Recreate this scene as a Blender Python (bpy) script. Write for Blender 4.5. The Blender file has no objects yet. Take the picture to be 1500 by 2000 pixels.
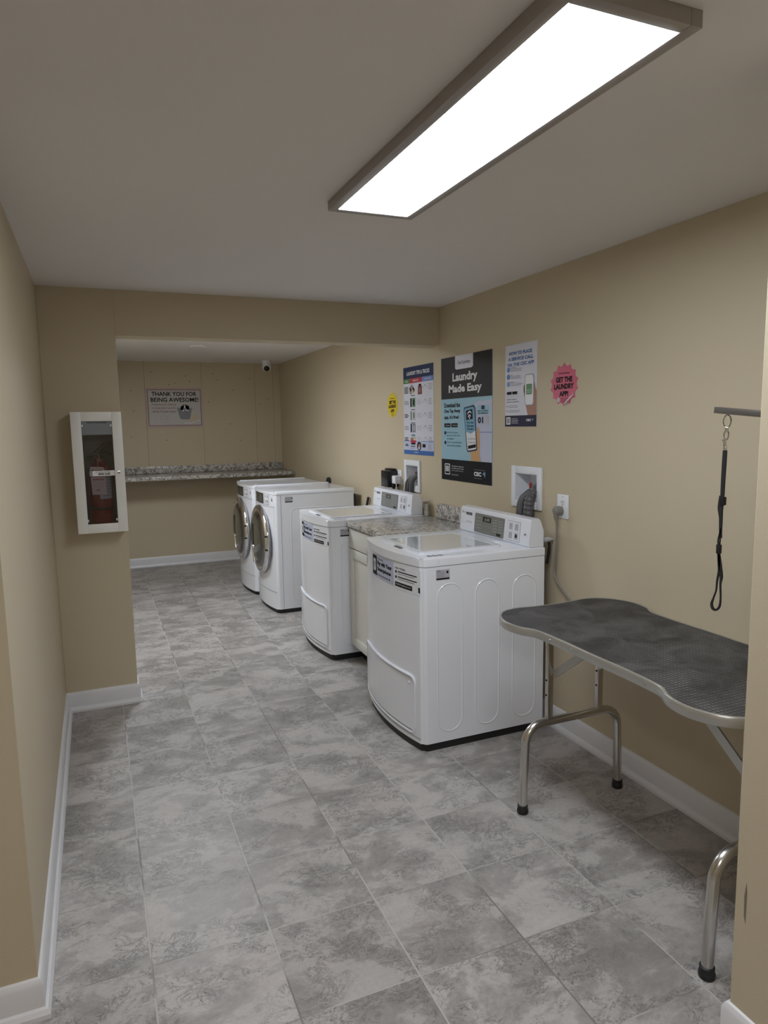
import bpy, bmesh, math, random
from mathutils import Vector, Matrix
random.seed(7)
PI = math.pi
S = bpy.context.scene
C = S.collection

# ------------------------------------------------------------------ camera, light, exposure
FPX = 1342.7
yaw, pitch, roll, CH = 0.3960, -0.1264, -0.0167, 1.512
F = Vector((math.sin(yaw)*math.cos(pitch), math.cos(yaw)*math.cos(pitch), math.sin(pitch)))
R0 = Vector((math.cos(yaw), -math.sin(yaw), 0)); U0 = R0.cross(F)
Rv = math.cos(roll)*R0 + math.sin(roll)*U0
Uv = -math.sin(roll)*R0 + math.cos(roll)*U0
cd = bpy.data.cameras.new('camera'); cam = bpy.data.objects.new('camera', cd); C.objects.link(cam)
cd.sensor_fit = 'VERTICAL'; cd.sensor_height = 36; cd.lens = FPX*36/2000; cd.clip_start = 0.02
cam.matrix_world = Matrix(((Rv.x, Uv.x, -F.x, 0), (Rv.y, Uv.y, -F.y, 0), (Rv.z, Uv.z, -F.z, CH), (0, 0, 0, 1)))
S.camera = cam
S.view_settings.view_transform = 'Standard'; S.view_settings.look = 'None'
S.view_settings.gamma = 1; S.view_settings.use_curve_mapping = False
S.view_settings.exposure = 0.0
PANEL_W = 22.5
ALCOVE_FILL_W = 52.0
HALL_FILL_W = 28.0
AMBIENT = 0.0
W = bpy.data.worlds.new('world'); S.world = W; W.use_nodes = True
W.node_tree.nodes['Background'].inputs[0].default_value = (1, .95, .88, 1)
W.node_tree.nodes['Background'].inputs[1].default_value = AMBIENT
try:
    S.cycles.max_bounces = 12; S.cycles.diffuse_bounces = 6; S.cycles.sample_clamp_indirect = 6
    S.cycles.use_denoising = True
except Exception: pass

# ------------------------------------------------------------------ materials
def newmat(name):
    m = bpy.data.materials.new(name); m.use_nodes = True
    return m, m.node_tree, m.node_tree.nodes['Principled BSDF']
def lk(nt, a, b): nt.links.new(a, b)
def nd(nt, t, **kw):
    n = nt.nodes.new(t)
    for k, v in kw.items(): setattr(n, k, v)
    return n
def mat(name, col, rough=.5, metal=0., bump=0., bscale=200., vary=0., vscale=4., coat=0., emit=0., spec=None):
    m, nt, b = newmat(name)
    b.inputs['Base Color'].default_value = (*col, 1); b.inputs['Roughness'].default_value = rough
    b.inputs['Metallic'].default_value = metal
    if coat: b.inputs['Coat Weight'].default_value = coat; b.inputs['Coat Roughness'].default_value = .08
    if spec is not None: b.inputs['Specular IOR Level'].default_value = spec
    if emit:
        b.inputs['Emission Color'].default_value = (*col, 1); b.inputs['Emission Strength'].default_value = emit
    tc = nd(nt, 'ShaderNodeTexCoord')
    if vary:
        n = nd(nt, 'ShaderNodeTexNoise'); n.inputs['Scale'].default_value = vscale; n.inputs['Detail'].default_value = 4
        lk(nt, tc.outputs['Object'], n.inputs['Vector'])
        mx = nd(nt, 'ShaderNodeMix', data_type='RGBA')
        mx.inputs[6].default_value = (*[c*(1-vary) for c in col], 1); mx.inputs[7].default_value = (*[min(1, c*(1+vary)) for c in col], 1)
        lk(nt, n.outputs['Fac'], mx.inputs[0]); lk(nt, mx.outputs[2], b.inputs['Base Color'])
    if bump:
        n = nd(nt, 'ShaderNodeTexNoise'); n.inputs['Scale'].default_value = bscale; n.inputs['Detail'].default_value = 3
        lk(nt, tc.outputs['Object'], n.inputs['Vector'])
        bp = nd(nt, 'ShaderNodeBump'); bp.inputs['Strength'].default_value = bump; bp.inputs['Distance'].default_value = .002
        lk(nt, n.outputs['Fac'], bp.inputs['Height']); lk(nt, bp.outputs['Normal'], b.inputs['Normal'])
    return m

WALLC = (.555, .477, .342)
M = {}
M['wall'] = mat('wall_paint', WALLC, .55, bump=.12, bscale=260, vary=.02, vscale=1.5)
M['ceiling'] = mat('ceiling_paint', (.77, .745, .73), .75, bump=.1, bscale=180, vary=.015, vscale=2)
M['trim'] = mat('white_trim_paint', (.74, .74, .76), .38, vary=.03, vscale=9)
M['enamel'] = mat('white_enamel', (.84, .865, .925), .22, coat=.3, vary=.008)
M['enamel_grey'] = mat('white_plastic', (.80, .825, .88), .32)
M['grey_plastic'] = mat('grey_plastic', (.36, .37, .39), .4)
M['gap'] = mat('seam_gap', (.30, .30, .32), .6)
M['black'] = mat('black_rubber', (.012, .012, .013), .5)
M['blackgloss'] = mat('black_plastic', (.012, .012, .014), .25)
M['charcoal'] = mat('charcoal_print', (.026, .023, .026), .55, spec=.25)
M['cabinet'] = mat('cabinet_paint', (.70, .69, .645), .45)
M['steel'] = mat('brushed_stainless', (.62, .60, .56), .24, metal=1, vary=.08, vscale=30)
M['alu'] = mat('aluminium_edge', (.56, .56, .54), .36, metal=.85)
M['chrome'] = mat('chrome', (.82, .82, .84), .09, metal=1)
M['dark_chrome'] = mat('smoked_metal', (.30, .30, .31), .22, metal=1)
M['ink'] = mat('black_ink', (.009, .008, .010), .6, spec=.2)
M['paper'] = mat('paper_white', (.66, .67, .76), .45)
M['white'] = mat('print_white', (.78, .78, .82), .45)
M['lavender'] = mat('print_pale_blue', (.52, .56, .72), .45)
M['navy'] = mat('print_navy', (.016, .03, .09), .5, spec=.25)
M['deep'] = mat('print_deep_navy', (.016, .016, .05), .5, spec=.25)
M['blue'] = mat('print_blue', (.05, .15, .42), .4)
M['midblue'] = mat('print_mid_blue', (.10, .20, .55), .4)
M['steelblue'] = mat('print_steel_blue', (.16, .24, .55), .4)
M['sky'] = mat('print_sky_blue', (.33, .55, .68), .4)
M['skydeep'] = mat('print_phone_blue', (.18, .40, .56), .4)
M['red'] = mat('print_red', (.45, .03, .05), .4)
M['green'] = mat('print_green', (.07, .22, .08), .4)
M['greyprint'] = mat('print_grey', (.28, .28, .33), .5)
M['lightgrey'] = mat('print_light_grey', (.50, .50, .54), .5)
M['skin_tan'] = mat('print_tan', (.62, .36, .16), .5)
M['skin_brown'] = mat('print_brown', (.38, .19, .13), .5)
M['pink'] = mat('pink_sticker', (.60, .11, .19), .42)
M['yellow'] = mat('yellow_sticker', (.72, .55, .03), .42)
M['signgrey'] = mat('sign_warm_grey', (.52, .50, .49), .5, vary=.05, vscale=8)
M['mauve'] = mat('sign_border', (.50, .40, .38), .5)
M['maroon'] = mat('sign_maroon_ink', (.17, .04, .05), .5)
M['tub'] = mat('print_tub_grey', (.22, .24, .26), .5)
M['straw'] = mat('print_straw', (.60, .50, .28), .5)
M['fe_red'] = mat('extinguisher_red', (.22, .003, .014), .38)
M['fe_white'] = mat('fire_cabinet_enamel', (.84, .84, .81), .35)
M['fe_inside'] = mat('fire_cabinet_interior', (.17, .17, .18), .5)
M['tag'] = mat('inspection_tag', (.72, .55, .60), .5)
M['hose'] = mat('grey_hose', (.11, .11, .115), .42)
M['cord'] = mat('grey_cord', (.23, .225, .20), .45)
M['nylon'] = mat('black_nylon', (.008, .008, .009), .7, bump=.4, bscale=900)
M['lampframe'] = mat('lamp_frame', (.36, .33, .31), .45, metal=.2)
M['displaygrey'] = mat('control_overlay', (.20, .20, .185), .3)
M['darkdisplay'] = mat('dark_control_overlay', (.055, .055, .045), .22)
M['lcd'] = mat('lcd_glass', (.008, .012, .008), .15)
M['barmetal'] = mat('grooming_arm_metal', (.17, .155, .14), .4, metal=.7)
M['washer_lidglass'] = mat('lid_glass', (.74, .79, .83), .07, coat=1.0)
M['smoke'] = mat('smoked_door_glass', (.05, .05, .042), .12, coat=.5)
M['scuff'] = mat('scuff_mark', (.20, .17, .13), .6)
M['nail'] = mat('nail_dimple', (.27, .225, .15), .7)  # nail dots, and the painted shadow beside the wall ridges
M['redvalve'] = mat('red_valve', (.45, .06, .04), .4)

def emission(name, col, s):
    m = bpy.data.materials.new(name); m.use_nodes = True; nt = m.node_tree
    nt.nodes.remove(nt.nodes['Principled BSDF'])
    e = nd(nt, 'ShaderNodeEmission'); e.inputs[0].default_value = (*col, 1); e.inputs[1].default_value = s
    lk(nt, e.outputs[0], nt.nodes['Material Output'].inputs[0]); return m
M['panel'] = emission('led_diffuser', (.90, .96, 1.04), PANEL_W)
M['panel_hall'] = emission('hall_led_diffuser', (.98, .95, .93), HALL_FILL_W)
M['panel_alcove'] = emission('alcove_led_diffuser', (.90, .96, 1.04), ALCOVE_FILL_W)
M['disc'] = emission('recessed_diffuser', (.95, .97, 1), 2.5)

def pane_mat():
    m = bpy.data.materials.new('clear_pane'); m.use_nodes = True; nt = m.node_tree
    nt.nodes.remove(nt.nodes['Principled BSDF'])
    t = nd(nt, 'ShaderNodeBsdfTransparent'); t.inputs[0].default_value = (.80, .80, .80, 1)
    g = nd(nt, 'ShaderNodeBsdfGlossy'); g.inputs['Roughness'].default_value = .05
    fr = nd(nt, 'ShaderNodeFresnel'); fr.inputs[0].default_value = 1.5
    mx = nd(nt, 'ShaderNodeMixShader')
    lk(nt, fr.outputs[0], mx.inputs[0]); lk(nt, t.outputs[0], mx.inputs[1]); lk(nt, g.outputs[0], mx.inputs[2])
    lk(nt, mx.outputs[0], nt.nodes['Material Output'].inputs[0]); return m
M['pane'] = pane_mat()

def math_(nt, op, a, b=None, c=None):
    n = nd(nt, 'ShaderNodeMath', operation=op)
    for i, v in enumerate((a, b, c)):
        if v is None: continue
        if isinstance(v, (int, float)): n.inputs[i].default_value = v
        else: lk(nt, v, n.inputs[i])
    return n.outputs[0]
def ramp(nt, fac, stops):
    r = nd(nt, 'ShaderNodeValToRGB'); e = r.color_ramp.elements
    while len(e) < len(stops): e.new(.5)
    for i, (p, c) in enumerate(stops): e[i].position = p; e[i].color = (*c, 1) if len(c) == 3 else c
    lk(nt, fac, r.inputs[0]); return r.outputs[0]
def mixc(nt, fac, a, b, bt='MIX'):
    n = nd(nt, 'ShaderNodeMix', data_type='RGBA', blend_type=bt)
    for s, v in ((0, fac), (6, a), (7, b)):
        if isinstance(v, (int, float)): n.inputs[s].default_value = v
        elif isinstance(v, tuple): n.inputs[s].default_value = (*v, 1)
        else: lk(nt, v, n.inputs[s])
    return n.outputs[2]

def tile_mat():
    m, nt, b = newmat('stone_look_tile')
    T, X0, Y0 = .340, .057, .198
    g = nd(nt, 'ShaderNodeNewGeometry'); sp = nd(nt, 'ShaderNodeSeparateXYZ'); lk(nt, g.outputs['Position'], sp.inputs[0])
    tx = math_(nt, 'DIVIDE', math_(nt, 'SUBTRACT', sp.outputs[0], X0), T)
    ty = math_(nt, 'DIVIDE', math_(nt, 'SUBTRACT', sp.outputs[1], Y0), T)
    ix, iy = math_(nt, 'FLOOR', tx), math_(nt, 'FLOOR', ty)
    fx, fy = math_(nt, 'SUBTRACT', tx, ix), math_(nt, 'SUBTRACT', ty, iy)
    ex = math_(nt, 'MINIMUM', fx, math_(nt, 'SUBTRACT', 1, fx)); ey = math_(nt, 'MINIMUM', fy, math_(nt, 'SUBTRACT', 1, fy))
    ci = nd(nt, 'ShaderNodeCombineXYZ'); lk(nt, ix, ci.inputs[0]); lk(nt, iy, ci.inputs[1])
    wn = nd(nt, 'ShaderNodeTexWhiteNoise', noise_dimensions='3D'); lk(nt, ci.outputs[0], wn.inputs['Vector'])
    # position shifted by a random vector per tile
    off = nd(nt, 'ShaderNodeVectorMath', operation='SCALE'); lk(nt, wn.outputs['Color'], off.inputs[0]); off.inputs['Scale'].default_value = 37.
    pv = nd(nt, 'ShaderNodeVectorMath', operation='ADD'); lk(nt, g.outputs['Position'], pv.inputs[0]); lk(nt, off.outputs[0], pv.inputs[1])
    mp = nd(nt, 'ShaderNodeMapping'); lk(nt, pv.outputs[0], mp.inputs['Vector']); mp.inputs['Scale'].default_value = (1, 1.35, 1)
    mp.inputs['Rotation'].default_value = (0, 0, .16)
    def noise(sc, det, rough=.6, dist=0., vec=None):
        n = nd(nt, 'ShaderNodeTexNoise'); n.inputs['Scale'].default_value = sc; n.inputs['Detail'].default_value = det
        n.inputs['Roughness'].default_value = rough; n.inputs['Distortion'].default_value = dist
        lk(nt, vec or mp.outputs[0], n.inputs['Vector']); return n.outputs['Fac']
    cloud = noise(4.6, 12, .66, .35)
    col = ramp(nt, cloud, [(.36, (.305, .287, .272)), (.455, (.362, .342, .326)), (.49, (.405, .384, .367)), (.515, (.475, .452, .432)), (.64, (.525, .498, .476))])
    pinkish = noise(3.1, 3, .5, .2, pv.outputs[0])
    col = mixc(nt, ramp(nt, pinkish, [(.5, (0, 0, 0)), (.72, (.45, .45, .45))]), col, (.49, .44, .42))
    grain = noise(75, 5, .7, .2, pv.outputs[0])
    gtone = ramp(nt, grain, [(.30, (.80, .80, .80)), (.70, (1.0, 1.0, 1.0))])
    col = mixc(nt, .8, col, gtone, 'MULTIPLY')
    # dark veins where the darker patches are
    vein = noise(17, 10, .74, 1.1)
    vl = math_(nt, 'ABSOLUTE', math_(nt, 'SUBTRACT', vein, .5))
    vmask = ramp(nt, vl, [(.0, (1, 1, 1)), (.018, (.35, .35, .35)), (.05, (0, 0, 0))])
    patch = ramp(nt, noise(4.4, 5, .62, .6), [(.45, (0, 0, 0)), (.55, (1, 1, 1))])
    vf = math_(nt, 'MULTIPLY', math_(nt, 'MULTIPLY', vmask, patch), .90)
    col = mixc(nt, vf, col, (.13, .122, .117))
    pits = noise(150, 2, .5, 0, pv.outputs[0])
    pf = math_(nt, 'MULTIPLY', ramp(nt, pits, [(.64, (0, 0, 0)), (.69, (1, 1, 1))]), math_(nt, 'MULTIPLY_ADD', patch, .7, .06))
    col = mixc(nt, pf, col, (.07, .065, .062))
    tint = math_(nt, 'MULTIPLY_ADD', wn.outputs['Value'], .14, .93)
    tn = nd(nt, 'ShaderNodeCombineColor'); [lk(nt, tint, tn.inputs[i]) for i in range(3)]
    col = mixc(nt, 1., col, tn.outputs[0], 'MULTIPLY')
    # grout: long joints light, partly dirty; cross joints fainter
    gl = ramp(nt, ex, [(.0055, (1, 1, 1)), (.0085, (0, 0, 0))])
    gc = ramp(nt, ey, [(.004, (1, 1, 1)), (.007, (0, 0, 0))])
    dirt = noise(2.3, 3, .6, 0, g.outputs['Position'])
    gcol = ramp(nt, dirt, [(.42, (.21, .19, .17)), (.50, (.50, .48, .455))])
    gf = math_(nt, 'MAXIMUM', gl, math_(nt, 'MULTIPLY', gc, .75))
    col = mixc(nt, gf, col, gcol)
    lk(nt, col, b.inputs['Base Color'])
    rr = math_(nt, 'MULTIPLY_ADD', cloud, .25, .32); lk(nt, rr, b.inputs['Roughness'])
    bp = nd(nt, 'ShaderNodeBump'); bp.inputs['Strength'].default_value = .35; bp.inputs['Distance'].default_value = .0015
    hh = math_(nt, 'SUBTRACT', math_(nt, 'MULTIPLY', noise(14, 6, .65, .4), .5), gf)
    hh = math_(nt, 'SUBTRACT', hh, math_(nt, 'MULTIPLY', pf, .4))
    lk(nt, hh, bp.inputs['Height']); lk(nt, bp.outputs['Normal'], b.inputs['Normal'])
    return m
M['tile'] = tile_mat()

def granite_mat():
    m, nt, b = newmat('speckled_granite')
    tc = nd(nt, 'ShaderNodeTexCoord')
    def noise(sc, det, rough=.6, dist=0.):
        n = nd(nt, 'ShaderNodeTexNoise'); n.inputs['Scale'].default_value = sc; n.inputs['Detail'].default_value = det
        n.inputs['Roughness'].default_value = rough; n.inputs['Distortion'].default_value = dist
        lk(nt, tc.outputs['Object'], n.inputs['Vector']); return n.outputs['Fac']
    c = ramp(nt, noise(34, 5, .6, .8), [(.40, (.22, .20, .18)), (.50, (.50, .48, .45)), (.60, (.62, .60, .57))])
    k = ramp(nt, noise(48, 6, .68, 1.6), [(.56, (0, 0, 0)), (.60, (1, 1, 1))])
    c = mixc(nt, k, c, (.03, .028, .028))
    r = ramp(nt, noise(60, 3, .5, .5), [(.62, (0, 0, 0)), (.68, (.6, .6, .6))])
    c = mixc(nt, r, c, (.25, .19, .14))
    lk(nt, c, b.inputs['Base Color']); b.inputs['Roughness'].default_value = .2
    return m
M['granite'] = granite_mat()

def mat_rubber():
    m, nt, b = newmat('ribbed_rubber_mat')
    tc = nd(nt, 'ShaderNodeTexCoord')
    sp = nd(nt, 'ShaderNodeSeparateXYZ'); lk(nt, tc.outputs['Object'], sp.inputs[0])
    def stripes(o, per):
        t = math_(nt, 'DIVIDE', o, per); f = math_(nt, 'FRACT', t)
        return math_(nt, 'ABSOLUTE', math_(nt, 'SUBTRACT', f, .5))
    a, c = stripes(sp.outputs[0], .014), stripes(sp.outputs[1], .014)
    h = math_(nt, 'MINIMUM', a, c)
    n = nd(nt, 'ShaderNodeTexNoise'); n.inputs['Scale'].default_value = 7; n.inputs['Detail'].default_value = 7; n.inputs['Roughness'].default_value = .65
    n.inputs['Distortion'].default_value = .8; lk(nt, tc.outputs['Object'], n.inputs['Vector'])
    base = ramp(nt, n.outputs['Fac'], [(.38, (.035, .034, .035)), (.50, (.080, .078, .080)), (.62, (.125, .122, .125))])
    col = mixc(nt, ramp(nt, h, [(.03, (1, 1, 1)), (.20, (0, 0, 0))]), base, (.014, .013, .014))
    lk(nt, col, b.inputs['Base Color']); b.inputs['Roughness'].default_value = .55
    bp = nd(nt, 'ShaderNodeBump'); bp.inputs['Strength'].default_value = .8; bp.inputs['Distance'].default_value = .0015
    lk(nt, h, bp.inputs['Height']); lk(nt, bp.outputs['Normal'], b.inputs['Normal'])
    return m
M['mat'] = mat_rubber()

# ------------------------------------------------------------------ mesh helpers
class MB:
    def __init__(s): s.v = []; s.f = []; s.m = []; s.mats = []
    def mi(s, m):
        if m not in s.mats: s.mats.append(m)
        return s.mats.index(m)
    def add(s, vs, fs, m):
        k = len(s.v); i = s.mi(m); s.v += [tuple(p) for p in vs]
        for f in fs: s.f.append([k+a for a in f]); s.m.append(i)
        return s
    def bm(s, b, m, T=None):
        b.verts.ensure_lookup_table(); b.verts.index_update()
        vs = [v.co.copy() for v in b.verts]
        if T is not None: vs = [T @ v for v in vs]
        s.add(vs, [[v.index for v in f.verts] for f in b.faces], m); b.free(); return s
    def box(s, a, c, m, bev=0., seg=2, T=None):
        b = bmesh.new(); bmesh.ops.create_cube(b, size=1)
        for v in b.verts:
            v.co = Vector([(a[i]+c[i])/2 + v.co[i]*(c[i]-a[i]) for i in range(3)])
        if bev: bmesh.ops.bevel(b, geom=b.edges[:], offset=bev, segments=seg, affect='EDGES', profile=.5)
        return s.bm(b, m, T)
    def prism(s, poly, lo, hi, m, fn=None, bev=0., seg=2, bevside=0.):
        """poly (a,b) extruded from lo to hi; fn maps (a,b,h) -> xyz"""
        fn = fn or (lambda a, b_, h: (a, b_, h))
        b = bmesh.new(); n = len(poly)
        lv = [b.verts.new((p[0], p[1], lo)) for p in poly]; hv = [b.verts.new((p[0], p[1], hi)) for p in poly]
        b.faces.new(lv[::-1]); b.faces.new(hv)
        for i in range(n): b.faces.new((lv[i], lv[(i+1) % n], hv[(i+1) % n], hv[i]))
        if bev:
            es = [e for e in b.edges if abs(e.verts[0].co.z-e.verts[1].co.z) < 1e-9 and e.verts[0].co.z > (lo+hi)/2]
            bmesh.ops.bevel(b, geom=es, offset=bev, segments=seg, affect='EDGES', profile=.5)
        bmesh.ops.recalc_face_normals(b, faces=b.faces[:])
        for v in b.verts: v.co = Vector(fn(*v.co))
        bmesh.ops.recalc_face_normals(b, faces=b.faces[:])
        return s.bm(b, m)
    def tube(s, pts, r, m, seg=12, closed=False, caps=True, flat=None):
        pts = [Vector(p) for p in pts]; n = len(pts)
        rs = r if isinstance(r, (list, tuple)) else [r]*n
        tang = []
        for i in range(n):
            if closed: t = pts[(i+1) % n]-pts[i-1]
            else: t = pts[min(i+1, n-1)]-pts[max(i-1, 0)]
            tang.append(t.normalized() if t.length > 1e-9 else Vector((0, 0, 1)))
        up = Vector((0, 0, 1)) if abs(tang[0].z) < .9 else Vector((1, 0, 0))
        nrm = (up - tang[0]*up.dot(tang[0])).normalized(); vs = []
        for i in range(n):
            nrm = (nrm - tang[i]*nrm.dot(tang[i])).normalized(); bn = tang[i].cross(nrm)
            for k in range(seg):
                a = 2*PI*k/seg; ca, sa = math.cos(a), math.sin(a)
                if flat: sa *= flat
                vs.append(pts[i]+(nrm*ca+bn*sa)*rs[i])
        fs = []
        for i in range(n if closed else n-1):
            j = (i+1) % n
            for k in range(seg):
                l = (k+1) % seg; fs.append([i*seg+k, i*seg+l, j*seg+l, j*seg+k])
        if not closed and caps: fs += [list(range(seg))[::-1], [(n-1)*seg+k for k in range(seg)]]
        return s.add(vs, fs, m)
    def lathe(s, prof, m, o=(0, 0, 0), ax=(0, 0, 1), seg=32):
        ax = Vector(ax).normalized(); e = Vector((1, 0, 0)) if abs(ax.x) < .9 else Vector((0, 1, 0))
        u = (e-ax*e.dot(ax)).normalized(); w = ax.cross(u); o = Vector(o); vs = []; n = len(prof)
        for r, h in prof:
            for k in range(seg):
                a = 2*PI*k/seg; vs.append(o+ax*h+(u*math.cos(a)+w*math.sin(a))*r)
        fs = []
        for i in range(n-1):
            for k in range(seg):
                l = (k+1) % seg; fs.append([i*seg+k, i*seg+l, (i+1)*seg+l, (i+1)*seg+k])
        if prof[0][0] > 1e-6: fs.append(list(range(seg))[::-1])
        if prof[-1][0] > 1e-6: fs.append([(n-1)*seg+k for k in range(seg)])
        return s.add(vs, fs, m)
    def build(s, name, parent=None, smooth=True, angle=38, kind=None, loc=None):
        me = bpy.data.meshes.new(name); me.from_pydata(s.v, [], s.f)
        for m in s.mats: me.materials.append(M[m])
        me.polygons.foreach_set('material_index', s.m)
        b = bmesh.new(); b.from_mesh(me); bmesh.ops.recalc_face_normals(b, faces=b.faces[:]); b.to_mesh(me); b.free()
        me.update()
        if smooth:
            me.polygons.foreach_set('use_smooth', [True]*len(me.polygons)); me.set_sharp_from_angle(angle=math.radians(angle))
        o = bpy.data.objects.new(name, me); C.objects.link(o)
        if parent: o.parent = parent
        if kind: o['kind'] = kind
        if loc: o.location = loc
        return o

def tag(o, label, cat, group=None):
    o['label'] = label; o['category'] = cat
    if group: o['group'] = group
    return o
def thing(name, label, cat, loc=(0, 0, 0), group=None):
    o = bpy.data.objects.new(name, None); o.empty_display_size = .05; C.objects.link(o); o.location = loc
    return tag(o, label, cat, group)
def copy_tree(o, parent=None):
    c = o.copy(); C.objects.link(c); c.parent = parent
    for ch in list(o.children): copy_tree(ch, c)
    return c
def arc(cx, cy, r, a0, a1, n=8):
    return [(cx+r*math.cos(math.radians(a0+(a1-a0)*i/n)), cy+r*math.sin(math.radians(a0+(a1-a0)*i/n))) for i in range(n+1)]
def rrect(x0, y0, x1, y1, r, n=5):
    return arc(x1-r, y0+r, r, -90, 0, n)+arc(x1-r, y1-r, r, 0, 90, n)+arc(x0+r, y1-r, r, 90, 180, n)+arc(x0+r, y0+r, r, 180, 270, n)
def smooth_path(pts, n=8):
    P = [Vector(p) for p in pts]; out = []
    for i in range(len(P)-1):
        a, b, c, d = P[max(i-1, 0)], P[i], P[i+1], P[min(i+2, len(P)-1)]
        for k in range(n):
            t = k/n
            out.append(.5*((2*b)+(c-a)*t+(2*a-5*b+4*c-d)*t*t+(3*b-3*c+d-a)*t**3))
    return out+[P[-1]]

_tc = {}
def text_mesh(txt, bold):
    key = (txt, bold)
    if key not in _tc:
        cu = bpy.data.curves.new('t', 'FONT'); cu.body = txt; cu.size = 1; cu.resolution_u = 2; cu.offset = bold
        ob = bpy.data.objects.new('t', cu); C.objects.link(ob)
        me = bpy.data.meshes.new_from_object(ob)
        vs = [(v.co.x, v.co.y) for v in me.vertices]; fs = [list(p.vertices) for p in me.polygons]
        bpy.data.objects.remove(ob); bpy.data.curves.remove(cu); bpy.data.meshes.remove(me)
        _tc[key] = (vs, fs)
    return _tc[key]
class Print:
    """flat print on a surface: fn(u, v, h) -> xyz, h = height above the sheet"""
    def __init__(s, mb, fn, dh=.0003): s.mb = mb; s.fn = fn; s.dh = dh
    def poly(s, pts, m, l=1):
        if len(pts) > 4 or True:
            b = bmesh.new(); vs = [b.verts.new((p[0], p[1], 0)) for p in pts]; b.faces.new(vs)
            if len(pts) > 4: bmesh.ops.triangulate(b, faces=b.faces[:])
            b.verts.index_update()
            s.mb.add([s.fn(v.co.x, v.co.y, l*s.dh) for v in b.verts], [[v.index for v in f.verts] for f in b.faces], m); b.free()
    def rect(s, u0, v0, u1, v1, m, l=1, n=1):
        vs, fs = [], []
        for i in range(n+1):
            u = u0+(u1-u0)*i/n; vs += [s.fn(u, v0, l*s.dh), s.fn(u, v1, l*s.dh)]
            if i < n: fs.append([2*i, 2*i+2, 2*i+3, 2*i+1])
        s.mb.add(vs, fs, m)
    def rr(s, u0, v0, u1, v1, r, m, l=1): s.poly(rrect(u0, v0, u1, v1, r), m, l)
    def disc(s, u, v, r, m, l=1, ry=None, n=20):
        s.poly([(u+r*math.cos(2*PI*k/n), v+(ry or r)*math.sin(2*PI*k/n)) for k in range(n)], m, l)
    def line(s, pts, w, m, l=1):
        for (a, b), (c, d) in zip(pts, pts[1:]):
            L = math.hypot(c-a, d-b); nx, ny = -(d-b)/L*w/2, (c-a)/L*w/2
            s.poly([(a+nx, b+ny), (c+nx, d+ny), (c-nx, d-ny), (a-nx, b-ny)], m, l)
    def text(s, txt, u0, u1, v0, v1, m, l=2, bold=.02, rot=0.):
        """fit the words' ink into the box"""
        vs, fs = text_mesh(txt, bold)
        xs = [p[0] for p in vs]; ys = [p[1] for p in vs]; a, b, c, d = min(xs), max(xs), min(ys), max(ys)
        cu, cv = (u0+u1)/2, (v0+v1)/2; out = []
        for x, y in vs:
            uu = u0+(x-a)/(b-a)*(u1-u0); vv = v0+(y-c)/(d-c)*(v1-v0)
            if rot: uu, vv = cu+(uu-cu)*math.cos(rot)-(vv-cv)*math.sin(rot), cv+(uu-cu)*math.sin(rot)+(vv-cv)*math.cos(rot)
            out.append(s.fn(uu, vv, l*s.dh))
        s.mb.add(out, fs, m)
    def lines(s, u0, u1, v1, n, step, h, m, l=2):
        """small print too small to read: thin rows"""
        for i in range(n):
            e = u1-(u1-u0)*random.uniform(0, .28); s.rect(u0, v1-i*step-h, e, v1-i*step, m, l)

# ------------------------------------------------------------------ the room
H = 2.232; XL, XR, Y1, Y2 = -.223, 2.04, 3.94, 7.97
ZB, XP = 1.998, .14
def struct(name, mb, **k): return mb.build(name, kind='structure', **k)
struct('floor', MB().box((-2.3, -2.2, -.05), (2.2, 8.1, 0), 'tile'))
struct('ceiling', MB().box((-2.3, -2.2, H), (2.2, 8.1, H+.05), 'ceiling'))
# right wall with the openings of the two recessed valve boxes
BOXES = [(2.868, 3.058, 1.112, 1.250), (4.246, 4.432, 1.09, 1.226)]
wr = MB()
def wall_x(mb, x0, x1, ya, yb, za, zb, m='wall'): mb.box((x0, ya, za), (x1, yb, zb), m)
y = 1.0
for (a, b, z0, z1) in BOXES:
    wall_x(wr, XR, XR+.12, y, a, 0, H); wall_x(wr, XR, XR+.12, a, b, 0, z0); wall_x(wr, XR, XR+.12, a, b, z1, H); y = b
wall_x(wr, XR, XR+.12, y, Y2+.1, 0, H)
struct('wall_right', wr, smooth=False)
struct('wall_left', MB().box((XL-.12, 1.848, 0), (XL, 4.2, H), 'wall'), smooth=False)
struct('wall_hall_front', MB().box((-2.2, 1.848, 0), (XL-.12, 1.97, H), 'wall'), smooth=False)
ws = MB().box((1.34, -2.2, 0), (2.2, 1.075, H), 'wall', .003)
pr = Print(ws, lambda u, v, h: (1.34-h, u, v), .0004)
pr.poly([(1.046, .437), (1.0505, .40), (1.049, .35), (1.044, .332), (1.0435, .37), (1.0435, .41)], 'scuff')
struct('wall_near_right', ws, smooth=False)
struct('wall_hall_left', MB().box((-2.3, -2.2, 0), (-2.2, 1.97, H), 'wall'))
struct('wall_hall_back', MB().box((-2.3, -2.3, 0), (2.2, -2.2, H), 'wall'))
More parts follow.
